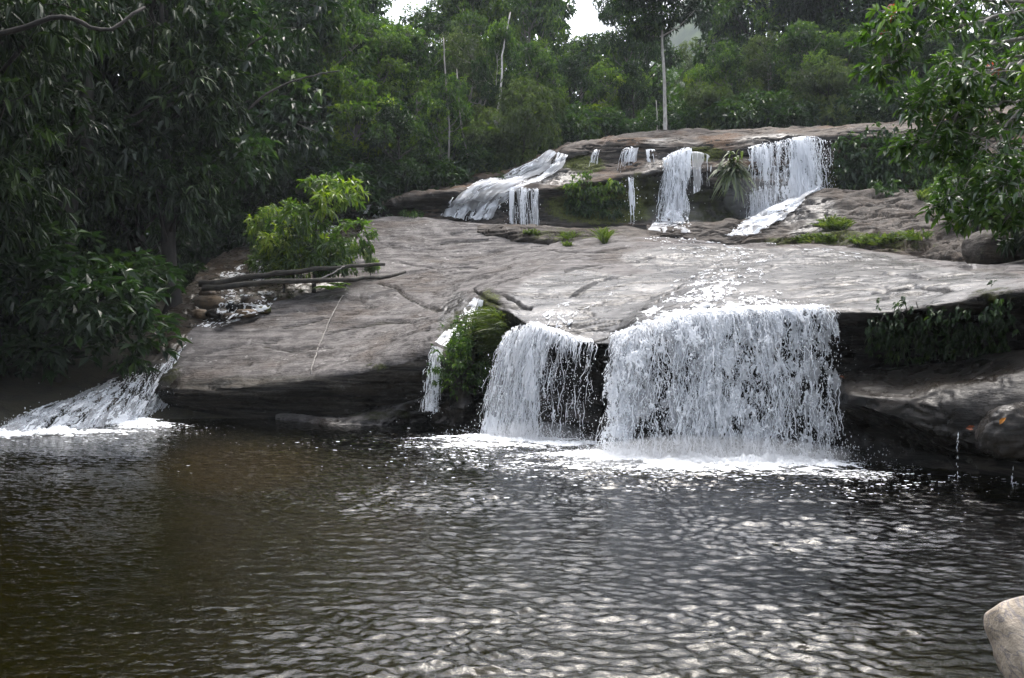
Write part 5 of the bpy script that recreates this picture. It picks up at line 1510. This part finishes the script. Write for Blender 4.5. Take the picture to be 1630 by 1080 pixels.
# ---- foreground branches at the right
def right_tree():
    r = np.random.default_rng(77)
    root = empty("near_tree", (8.6, 11.5, float(ground_z(8.6, 11.5)[0])))
    tag(root, "near tree with shiny oval leaves hanging in from the right edge", "tree")
    b0 = np.array(root.location)
    T = Parts(); C = Parts(); Rd = Parts()
    top = np.array([8.9, 11.0, 9.5])
    tr = np.array([b0 + [0, 0, -.3], b0 + [0.1, 0, 1.5], b0 * .5 + top * .5 + [.25, 0, 0], top])
    T.tube(pchip(np.linspace(0, 1, 4), tr, np.linspace(0, 1, 14)) - b0, np.linspace(0.16, 0.08, 14), 9, wob=.05)
    limbs = [  # pixel polylines with distance
        [(1760, 40, 10.0), (1640, 20, 9.6), (1540, 40, 9.3), (1470, 52, 9.1), (1390, 55, 9.0)],
        [(1760, 60, 10.0), (1640, 60, 9.4), (1560, 80, 9.1), (1500, 130, 8.9), (1455, 175, 8.8)],
        [(1740, -40, 10.0), (1640, -30, 9.8), (1540, -20, 9.5), (1460, 10, 9.3), (1420, 22, 9.2)],
        [(1760, 120, 10.2), (1660, 130, 9.8), (1580, 140, 9.5), (1520, 150, 9.3), (1465, 160, 9.2)],
        [(1770, 200, 10.2), (1680, 190, 9.8), (1600, 190, 9.5), (1550, 210, 9.3), (1505, 245, 9.2)],
        [(1770, 240, 10.2), (1680, 250, 9.8), (1610, 265, 9.5), (1560, 300, 9.4), (1520, 350, 9.3)],
        [(1770, 280, 10.0), (1690, 290, 9.6), (1630, 310, 9.4), (1590, 322, 9.3), (1550, 340, 9.2)],
        [(1770, 150, 9.4), (1690, 150, 9.0), (1630, 170, 8.8), (1590, 215, 8.7), (1560, 250, 8.6)],
        [(1770, 90, 9.0), (1700, 90, 8.8), (1640, 95, 8.6), (1590, 110, 8.5), (1545, 120, 8.4)],
        [(1780, 300, 9.2), (1710, 300, 9.0), (1660, 320, 8.8), (1625, 335, 8.7), (1600, 345, 8.6)],
        [(1770, 20, 9.4), (1690, 10, 9.2), (1610, 0, 9.0), (1540, -5, 8.9), (1480, -10, 8.8)],
        [(1770, 180, 10.8), (1690, 220, 10.6), (1620, 250, 10.4), (1570, 260, 10.3), (1530, 270, 10.2)],
        [(1770, 60, 11.0), (1690, 60, 10.8), (1620, 90, 10.6), (1560, 110, 10.5), (1500, 100, 10.4)],
        [(1560, 80, 9.1), (1545, 130, 9.0), (1520, 190, 8.9), (1480, 225, 8.85), (1440, 230, 8.8)],
        [(1470, 52, 9.1), (1440, 75, 9.0), (1420, 95, 9.0), (1405, 100, 8.95)],
        [(1700, 230, 8.6), (1650, 250, 8.4), (1625, 275, 8.3), (1600, 290, 8.2)],
        [(1600, 190, 9.5), (1570, 170, 9.4), (1520, 185, 9.3), (1500, 165, 9.2)],
        [(1770, 300, 9.8), (1690, 280, 9.6), (1610, 270, 9.4), (1550, 285, 9.3), (1490, 330, 9.2)],
        [(1770, 340, 9.6), (1700, 330, 9.3), (1640, 335, 9.1), (1590, 335, 9.0), (1555, 335, 8.9)],
        [(1770, 130, 9.7), (1690, 140, 9.4), (1610, 160, 9.2), (1540, 180, 9.1), (1490, 215, 9.0)],
        [(1770, 330, 10.6), (1690, 320, 10.4), (1620, 330, 10.2), (1560, 330, 10.1), (1520, 310, 10.0)],
    ]
    for li, lm in enumerate(limbs):
        w = np.array([at(*q) for q in lm])
        if lm[0][0] > 1700:
            st = tr[2] * .6 + tr[3] * .4 if lm[0][1] < 100 else tr[1] * .4 + tr[2] * .6
            w = np.concatenate([[st], w])
        m = 34
        c = pchip(np.linspace(0, 1, len(w)), w, np.linspace(0, 1, m)) + r.normal(0, .012, (m, 3))
        T.tube(c - b0, np.linspace(0.030 if lm[0][0] > 1700 else 0.014, 0.004, m), 5, cap=False)
        sx = (815 + c[:, 0] / c[:, 1] * F)
        dirs = unit(np.gradient(c, axis=0))
        for j in range(4, m):
            if sx[j] > 1790: continue
            nt = int(r.integers(1, 3)) if j < m - 6 else 3
            for _ in range(nt if r.random() < 0.9 else 1):
                side = unit(np.cross(dirs[j], [0, 0, 1.0])) * r.choice([-1, 1]) * r.uniform(.3, 1) + dirs[j] * r.uniform(0, .9) + np.array([0, 0, r.uniform(-.6, .55)])
                side = unit(side); ln = r.uniform(.06, .34) * (1.0 if j < m - 3 else 0.5)
                e = c[j] + side * ln
                T.tube(np.array([c[j], c[j] * .5 + e * .5 + [0, 0, .01], e]) - b0, [.005, .004, .002], 3, cap=False)
                rosettes(C, (e - b0)[None], side[None], int(r.integers(5, 9)), 0.115, 0.046, r, np.array([np.clip(r.normal(.45, .2), 0, 1)]), 0.12, True, 0.75)
        if li in (2, 12):
            e = c[-1] if li == 2 else c[24]
            rosettes(Rd, (e - b0)[None] + r.normal(0, .04, (2, 3)), dirs[-1][None].repeat(2, 0), 5, 0.11, 0.04, r, np.array([.5, .6]), 0.3, True, .6)
    link("trunk", T.mesh("trunk"), M['bark_grey'], root)
    link("crown", C.mesh("crown", smooth=False), M['leaf_grey'], root)
    link("red_leaves", Rd.mesh("red_leaves", smooth=False), M['leaf_red'], root)


right_tree()
# leafy growth on the right bank below and behind the near tree
for kind, px, d, top, lab, wide, rz, bz in (
        ('big_bush', 1610, 22.5, 150, "leafy bush behind the near tree, above the blocky boulder", 1.0, 0.7, at(1610, 335, 22.5)[2]),
        ('young_bush', 1555, 26.0, 232, "yellow-green bush where the layered slope meets the cliff", 1.1, 1.9, at(1555, 345, 26.0)[2]),
        ('big_bush', 1690, 19.0, 120, "leafy bush at the right edge behind the near tree", 1.1, 3.3, at(1690, 400, 19)[2])):
    plant(kind, px, d, top, lab, "bush", "bushes on the right bank", rz=rz, wide=wide, base_z=bz)


# ---- plants rooted on the rock faces
def wall_plant(name, label, cat, regions, n, L, W, k, mat, seed, droop=0.6, lift=0.12, detail=False, tint=0.45, group=None, spread=.8):
    """leaves hanging off a rock face inside photo regions (cx, cy, rx, ry)"""
    r = np.random.default_rng(seed)
    C = []; D = []
    for cx, cy, rx, ry in regions:
        for _ in range(int(n / len(regions))):
            a = r.uniform(0, 2 * math.pi); q = math.sqrt(r.random())
            p, nn = hit(cx + math.cos(a) * q * rx, cy + math.sin(a) * q * ry)
            if p is None: continue
            C.append(p + nn * r.uniform(0.02, lift)); D.append(nn)
    C = np.array(C); D = np.array(D)
    b0 = C.mean(0)
    P = Parts()
    rosettes(P, C - b0, D, k, L, W, r, np.clip(tint + .2 * fbm(C * 1.5, 2, seed) + r.normal(0, .12, len(C)), 0, 1), droop, detail, spread)
    S = Parts()
    for i in range(0, len(C), max(1, len(C) // 40)):
        c = C[i] - b0
        S.tube([c - D[i] * lift, c + [0, 0, .03], c + D[i] * .03 + [0, 0, -.12]], [.008, .006, .003], 4, cap=False)
    root = empty(name, tuple(b0)); tag(root, label, cat, group)
    link("foliage", P.mesh("foliage", smooth=False), M[mat], root)
    link("stem", S.mesh("stem"), M['bark'], root)
    return root


wall_plant("creeper", "dark ivy-like creeper draping the cliff right of the broad upper fall", "creeper", [(1385, 250, 46, 36), (1410, 280, 36, 34), (1350, 262, 22, 34), (1420, 240, 30, 24)], 620, 0.24, 0.13, 5, 'leaf_dark', 601, lift=0.5)
wall_plant("creeper", "green shrubby creeper on the cliff behind the near right branches", "creeper", [(1500, 260, 60, 40), (1520, 300, 60, 24), (1480, 240, 40, 24)], 520, 0.24, 0.10, 5, 'leaf_mid', 603, lift=0.6)
wall_plant("hanging_plant", "small light green plants hanging on the mossy cliff, left of middle", "plant", [(930, 297, 18, 14), (952, 306, 16, 12), (975, 298, 16, 12), (915, 302, 14, 14)], 150, 0.17, 0.10, 5, 'leaf_bright', 605, lift=0.35)
wall_plant("hanging_plant", "dark fern growth low on the mossy cliff, left of middle", "plant", [(925, 325, 24, 18), (960, 330, 40, 16)], 200, 0.20, 0.07, 5, 'leaf_dark', 607, lift=0.3)
wall_plant("hanging_plant", "row of green leafy plants hanging under the right overhang lip", "plant", [(1400, 516, 24, 20), (1440, 512, 36, 26), (1490, 520, 40, 30), (1545, 510, 40, 30), (1590, 490, 24, 24), (1420, 535, 30, 20)], 300, 0.080, 0.045, 5, 'leaf_dark', 609, lift=0.22, detail=True)
wall_plant("hanging_plant", "dark moss plants trailing in the shade under the right overhang", "plant", [(1470, 550, 90, 24), (1560, 540, 50, 26)], 260, 0.08, 0.03, 5, 'leaf_dark', 611, lift=0.12)
wall_plant("gully_bush", "rounded dark green bush low in the gully beside the trickle", "bush", [(738, 560, 30, 34), (750, 590, 34, 24), (728, 575, 24, 24)], 520, 0.10, 0.045, 6, 'leaf_mid', 613, lift=0.45, droop=0.3)
wall_plant("shelf_moss", "green sprig on the dark rock band at the far left of the cliff", "plant", [(655, 343, 20, 5)], 40, 0.16, 0.08, 5, 'leaf_mid', 615, lift=0.2)


def grass_clump(name, label, spots, blades, hgt, seed, droop=0.5, mat='grass', group=None, cat="grass", wid=0.012, lift=0.0):
    r = np.random.default_rng(seed)
    P = Parts(); b0 = None
    for px, py, rx, ry in spots:
        for _ in range(max(1, int(blades / len(spots)))):
            a = r.uniform(0, 2 * math.pi); q = math.sqrt(r.random())
            p, nn = hit(px + math.cos(a) * q * rx, py + math.sin(a) * q * ry)
            if p is None: continue
            if b0 is None: b0 = p.copy()
            d = unit(np.array([r.normal(0, .5), r.normal(-.25, .4), 1.0]) + nn * 0.6)
            h = hgt * r.uniform(.5, 1.2)
            t = np.array([0, .35, .7, 1.0])
            side = unit(np.cross(d, [r.normal(), r.normal(), .1]))
            pth = p - b0 + nn * lift * r.random() + d * (t * h)[:, None] + np.array([d[0], d[1], 0]) * (t ** 2 * h * .5)[:, None] - np.array([0, 0, 1]) * (t ** 2 * h * droop)[:, None]
            w = wid * np.array([.8, 1, .7, .05])
            V = np.concatenate([pth - side * w[:, None], pth + side * w[:, None]])
            P.add(V, [np.array([[0, 1, 5, 4], [1, 2, 6, 5], [2, 3, 7, 6]])], np.clip(r.normal(.5, .22), 0, 1))
    o_ = link(name, P.mesh(name, smooth=False), M[mat], loc=tuple(b0))
    return tag(o_, label, cat, group)


grass_clump("grass_tuft", "tall pale green grass arching in the gully below the prow rock", [(788, 506, 18, 12), (772, 520, 24, 18), (800, 524, 16, 16), (790, 545, 22, 20), (760, 540, 20, 20)], 1300, 0.34, 701, 0.55, wid=0.010, lift=.25)
grass_clump("grass_tuft", "yellow-green grass sprig beside the smaller fall", [(808, 540, 12, 12), (795, 560, 14, 14)], 260, 0.30, 703, 0.7, wid=0.010, lift=.2)
GT = "grass tufts on the middle rocks"
for px, py, rx, ry, nb, h, lab in ((962, 384, 6, 5, 120, 0.75, "tallest upright grass tuft on the low rock hump"), (905, 378, 10, 4, 90, 0.35, "grass tuft left of the tallest one on the rock hump"), (903, 391, 8, 2, 60, 0.25, "short grass sprigs at lower edge of the rock hump"),
                                   (845, 372, 14, 3, 70, 0.25, "thin yellow grass where the cascade lands left of the hump"), (1330, 360, 24, 8, 300, 0.40, "dense green grass patch high on the layered slope"), (1300, 382, 36, 6, 260, 0.25, "mossy grass patch low on the layered slope"),
                                   (1390, 384, 40, 7, 260, 0.28, "grass strip right along the layered slope"), (1450, 378, 34, 6, 180, 0.28, "grass strip at far right of the layered slope"), (1490, 315, 30, 8, 200, 0.5, "tall grass at the top of the layered slope under the creeper")):
    grass_clump("grass_tuft", lab, [(px, py, rx, ry)], nb, h, 710 + px, 0.45, group=GT, wid=0.022)


def rosette_fern():
    """big hanging rosette with long strap leaves on the cliff"""
    r = np.random.default_rng(9)
    p, nn = hit(1165, 268)
    P = Parts()
    for i in range(120):
        a = r.uniform(0, 2 * math.pi); e = r.uniform(-.3, .8)
        d = unit(np.array([math.cos(a), -0.55 + .2 * r.normal(), math.sin(a) * .9 + .15 + .3 * e]))
        L = r.uniform(.55, 1.0)
        t = np.linspace(0, 1, 6)
        pth = np.array([r.normal(0, .16), -.15, r.normal(0, .22) - .1]) + d * (t * L)[:, None] - np.array([0, 0, 1]) * (t ** 2 * L * .75)[:, None]
        s = unit(np.cross(d, [0, -.3, 1.0])); w = 0.055 * np.array([.4, .8, 1, .85, .5, .05])
        V = np.concatenate([pth - s * w[:, None], pth + s * w[:, None]])
        P.add(V, [np.array([[j, j + 1, j + 7, j + 6] for j in range(5)])], np.clip(r.normal(.55, .25), 0, 1))
    root = empty("hanging_fern", tuple(p)); tag(root, "large rosette of long strap leaves hanging on the cliff between the upper falls", "fern")
    link("fronds", P.mesh("fronds", smooth=False), M['leaf_olive'], root)
    S = Parts(); S.tube([[0, .3, -.1], [0, 0, -.1], [0, -.2, -.05]], [.12, .15, .06], 8, wob=.2)
    link("root_stock", S.mesh("root_stock"), M['bark'], root)


rosette_fern()


def fern(px, py, d, L, n, label, seed, z=None):
    r = np.random.default_rng(seed)
    b0 = at(px, py, d)
    P = Parts()
    for i in range(n):
        a = i / n * 2 * math.pi + r.normal(0, .3)
        d_ = np.array([math.cos(a), math.sin(a), .75]); d_ = unit(d_)
        t = np.linspace(0.05, 1, 16)
        c = d_ * (t * L)[:, None] - np.array([0, 0, 1]) * (t ** 2 * L * .6)[:, None]
        s = unit(np.cross(d_, [0, 0, 1.0]))
        ln = L * .24 * np.sin(np.clip(t * 1.05, 0, 1) * math.pi) ** .7
        for sg in (-1, 1):
            ax = unit(s * sg + d_ * .35 - np.array([0, 0, .25]))
            add_leaves(P, c, np.repeat(ax[None], 16, 0), np.repeat([[0, 0, 1.0]], 16, 0), ln, ln * .28, np.full(16, np.clip(r.normal(.6, .15), 0, 1)))
        P.tube(c, np.linspace(.006, .002, 16), 3, cap=False)
    o_ = link("fern", P.mesh("fern", smooth=False), M['leaf_bright'], loc=tuple(b0))
    return tag(o_, label, "fern", "ferns")


fern(525, 462, 28.2, 0.7, 9, "bright fern beside the fallen log tips on the slab edge", 31)
fern(765, 216, 42.0, 1.5, 12, "arching tree fern left of the olive bush", 32)
fern(540, 455, 28.6, 0.5, 8, "small fern just behind the bright fern at the log tips", 33)


# ---- thin stems in the forest edge
def stem(label, pts, r0, mat='bark_pale', name="sapling_stem", cat="tree stem", group="thin pale stems at forest edge"):
    w = np.array([at(*q) for q in pts]); b0 = w[0]
    P = Parts()
    c = pchip(np.linspace(0, 1, len(w)), w - b0, np.linspace(0, 1, 16)) + rng.normal(0, r0 * .25, (16, 3))
    P.tube(c, np.linspace(r0, r0 * .5, 16), 7, wob=.08)
    o_ = link(name, P.mesh(name), M[mat], loc=tuple(b0))
    return tag(o_, label, cat, group)


stem("straight pale stem left of the two thin ones above the cascade", [(713, 268, 41.0), (715, 220, 41.2), (711, 150, 41.5), (706, 60, 42.5)], 0.05, 'bark_grey')
stem("thin pale leaning stem right of the straight one above the cascade", [(750, 280, 41.0), (740, 230, 41.3), (733, 190, 41.6), (727, 110, 42.6)], 0.04, 'bark_grey')
stem("grey slanting stem behind the olive bush top", [(788, 200, 43.5), (797, 150, 43.6), (800, 90, 44.2), (812, 20, 45)], 0.06)
stem("thin pale sapling stem just left of the tall pale trunk", [(1046, 212, 46.5), (1046, 190, 46.5), (1044, 160, 46.5)], 0.035)
stem("dark leaning trunk in the shade behind the left canopy", [(120, 300, 26.5), (150, 200, 27.0), (185, 100, 27.5), (190, -20, 28)], 0.14, 'bark', "leaning_trunk", "tree trunk", None)
stem("grey upright trunk in the shade above the left bushes", [(200, 300, 28.0), (205, 240, 28.2), (208, 180, 28.4), (215, 60, 28.6)], 0.08, 'bark', "upright_trunk", "tree trunk", None)
stem("dark arching limb across the top left corner", [(-40, 62, 13.5), (40, 45, 13.5), (105, 28, 13.7), (165, 48, 14.0), (230, 10, 14.4)], 0.045, 'bark', "arching_branch", "branch", None)
stem("brown reaching branch below the yellow-green tree's top", [(390, 178, 27.0), (440, 140, 27.5), (500, 120, 28.0), (540, 112, 28.4)], 0.04, 'bark', "reaching_branch", "branch", None)
# roots at the left bank shadow
# ---- fallen logs over the side stream
FL = "fallen logs over the side stream"
stem("upper of the two dark fallen logs across the side stream", [(318, 452, 27.6), (420, 440, 27.8), (520, 428, 28.2), (614, 421, 29.0)], 0.10, 'deadwood', "fallen_log", "log", FL)
stem("lower dark fallen log resting on the slab, its tip bent up", [(322, 460, 26.9), (430, 450, 27.1), (540, 446, 27.6), (596, 442, 28.4), (645, 434, 29.0)], 0.09, 'deadwood', "fallen_log", "log", FL)
stem("thin bare stick leaning on the fallen logs", [(496, 452, 27.4), (524, 438, 27.6), (548, 424, 27.9)], 0.03, 'bark_grey', "stick", "stick", None)


# ---- rope lying on the slab
def rope():
    pts = [(553, 458), (540, 482), (526, 510), (512, 545), (502, 572), (495, 596), (490, 618)]
    P = []
    for q in pts:
        p, nn = hit(*q)
        P.append(p + nn * 0.04)
    P = np.array(P)
    P[-1] = P[-2] + [0, -0.05, -0.42]
    b0 = P[0]
    c = pchip(np.linspace(0, 1, len(P)), P - b0, np.linspace(0, 1, 40)) + np.random.default_rng(4).normal(0, .006, (40, 3))
    T = Parts(); T.tube(c, 0.015, 7, wob=.1)
    tag(link("rope", T.mesh("rope"), M['bark_grey'], loc=tuple(b0)), "thin pale rope lying down the left slab from the log tips", "rope")


rope()


def dead_leaf(px, py, d, label, col, seed, size=0.10, on_water=False):
    r = np.random.default_rng(seed)
    p, nn = hit(px, py)
    if on_water or p is None:
        dd = F * CAM_H / (py - 540); p = np.array([(px - 815) / F * dd, dd, 0.03]); nn = np.array([0, -.3, 1.0])
    P = Parts()
    add_leaves(P, np.zeros((1, 3)), np.array([[r.normal(), r.normal() * .3, .35]]), nn[None] + r.normal(0, .2, (1, 3)), size, size * .5, np.array([.5]), True, .1, .3)
    m, n, l = new_mat("dead_leaf"); out = N(n, "ShaderNodeOutputMaterial"); b = N(n, "ShaderNodeBsdfPrincipled", Roughness=.5)
    tc = N(n, "ShaderNodeTexCoord"); nz = noise_tex(n, l, tc.outputs["Object"], 30, 3)
    l.new(mixc(n, l, rng_node(n, l, nz, .35, .65), col, tuple(x * .6 for x in col)), b.inputs["Base Color"]); l.new(b.outputs[0], out.inputs[0])
    tag(link("fallen_leaf", P.mesh("fallen_leaf", smooth=False), m, loc=tuple(p + nn * .025)), label, "leaf", "fallen leaves")


dead_leaf(1443, 730, 14, "yellow leaf floating by the waterline under the dark wet rock", (0.55, 0.30, 0.02), 1, .13, True)
dead_leaf(1594, 676, 12, "orange leaf stuck upright on the rounded wet knob", (0.55, 0.22, 0.03), 2, .12)
dead_leaf(1538, 683, 12, "rusty brown leaf on the lower rim of the dark wet rock", (0.30, 0.08, 0.025), 3, .14)
dead_leaf(1346, 606, 12, "small reddish leaf near the left end of the dark wet rock", (0.22, 0.07, 0.03), 4, .11)

# ---- thin drips at the right
DR = "drips off the dark wet rock"
for px, y0, y1, d, lab in ((1524, 692, 742, 12.7, "left of the two thin drips off the wet rock into the pool"), (1611, 712, 756, 12.1, "right one of two thin drips, by the right edge, with a splash")):
    P = Parts(); r = np.random.default_rng(px)
    a = at(px, y0, d)
    n_ = 18
    z = a[2] * (1 - r.random(n_))
    drops(P, np.stack([r.normal(0, .006, n_), r.normal(0, .006, n_), z - a[2]], 1), r.uniform(.004, .009, n_), r.uniform(2, 5, n_), 3)
    k = 10; an = r.uniform(0, 6.28, k); rr = r.uniform(0.02, .12, k)
    drops(P, np.stack([np.cos(an) * rr, np.sin(an) * rr, r.uniform(.0, .05, k) - a[2]], 1), r.uniform(.004, .01, k), np.ones(k), 4)
    tag(link("drip", P.mesh("drip"), M['white'], loc=tuple(a)), lab, "drip", DR)


# ================================================================== FAR FOREST AND UNDERGROWTH (masses nobody could count)
def scatter_mass(name, label, n, xr, yr, hfun, L, W, mat, seed, kindcat, thin=None):
    r = np.random.default_rng(seed)
    x = r.uniform(*xr, n); y = r.uniform(*yr, n)
    if thin is not None:
        k = thin(x, y); x, y = x[k], y[k]
    g = ground_z(x, y)
    P0 = np.stack([x, y, g], 1)
    h = hfun(P0, r)
    pos = P0 + np.stack([r.normal(0, .1, len(x)), r.normal(0, .1, len(x)), h], 1)
    ax = unit(r.normal(0, .8, (len(x), 3)) + np.array([0, -.3, -.15])); nrm = unit(np.array([0, -.25, 1.0]) + r.normal(0, .5, (len(x), 3)))
    s = r.uniform(.6, 1.3, len(x))
    tint = np.clip(.40 + .30 * fbm(pos * .5, 3, seed) + r.normal(0, .14, len(x)), 0, 1)
    P = Parts(); add_leaves(P, pos, ax, nrm, L * s, W * s, tint)
    o_ = link(name, P.mesh(name, smooth=False), M[mat])
    return tag(o_, label, kindcat, kind="stuff")


def under_h(P, r):
    lump = 0.5 + 1.1 * np.clip(fbm(P * np.array([.7, .7, 0]), 3, 77) + .35, 0, 1)
    return lump * r.random(len(P)) ** .6


def under_keep(x, y):
    px = 815 + x / y * F
    k = (y > 41.5) | ((x < -11.6) & (y < 34)) | ((px < 40 + (y - 24) * 15) & (y > 24) & (y < 42) & (px < 520)) | ((x > 0.53 * y + 1.2) & (y > 15))
    return k & (x / y < .75) & (x / y > -.75)


scatter_mass("undergrowth", "dark leafy undergrowth covering the forest floor and banks", 170000, (-34, 36), (12, 60), under_h, 0.26, 0.10, 'leaf_dark', 801, "undergrowth", under_keep)


def far_h(P, r):
    return (2.0 + 8.0 * np.clip(fbm(P * np.array([.22, .22, 0]), 3, 78) + .45, 0, 1)) * r.random(len(P)) ** .4


scatter_mass("far_forest", "far hazy forest canopy rising behind the nearer trees", 110000, (-58, 62), (66, 108), far_h, 0.62, 0.26, 'leaf_mid', 803, "forest")


# ---- blue mountain
def mountain():
    x = np.linspace(-420, 560, 160); y = np.linspace(300, 620, 60)
    X, Y = np.meshgrid(x, y, indexing='ij')
    P = np.stack([X.ravel(), Y.ravel(), 0 * X.ravel()], 1)
    pk = 110 * np.exp(-((X - 80) / 34) ** 2) * np.exp(-((Y - 400) / 70) ** 2) + 50 * np.exp(-((X + 10) / 90) ** 2) * np.exp(-((Y - 440) / 80) ** 2) + 95 * np.exp(-((X - 260) / 120) ** 2) * np.exp(-((Y - 430) / 90) ** 2) + 70 * np.exp(-((X + 220) / 140) ** 2) * np.exp(-((Y - 430) / 90) ** 2)
    P[:, 2] = 14 + pk.ravel() * (1 + .04 * fbm(P * .02, 4, 5)) + 3 * fbm(P * .06, 4, 6)
    return link("mountain", mk_mesh("mountain", P, [grid_faces(len(x), len(y))], True), M['hill'])


tag(mountain(), "blue hazy forested mountain in the sky gap behind the trees", "mountain", kind="structure")

# ---- air
if HAZE_DENSITY > 0:
    bm_v = np.array([(sx, sy, sz) for sx in (-720, 720) for sy in (-320, 720) for sz in (-8, 160)], float)
    # ground reaches exactly +-700; the box keeps clear of it
    fs = np.array([[0, 1, 3, 2], [4, 6, 7, 5], [0, 4, 5, 1], [2, 3, 7, 6], [0, 2, 6, 4], [1, 5, 7, 3]])
    hz = mk_mesh("haze", bm_v, [fs], False)
    m, n, l = new_mat("haze"); out = N(n, "ShaderNodeOutputMaterial")
    pv = N(n, "ShaderNodeVolumePrincipled"); pv.inputs["Color"].default_value = (0.86, 0.93, 1.0, 1); pv.inputs["Density"].default_value = HAZE_DENSITY
    l.new(pv.outputs[0], out.inputs["Volume"])
    tag(link("haze", hz, m), "thin pale mist in the air over the falls", "haze", kind="stuff")
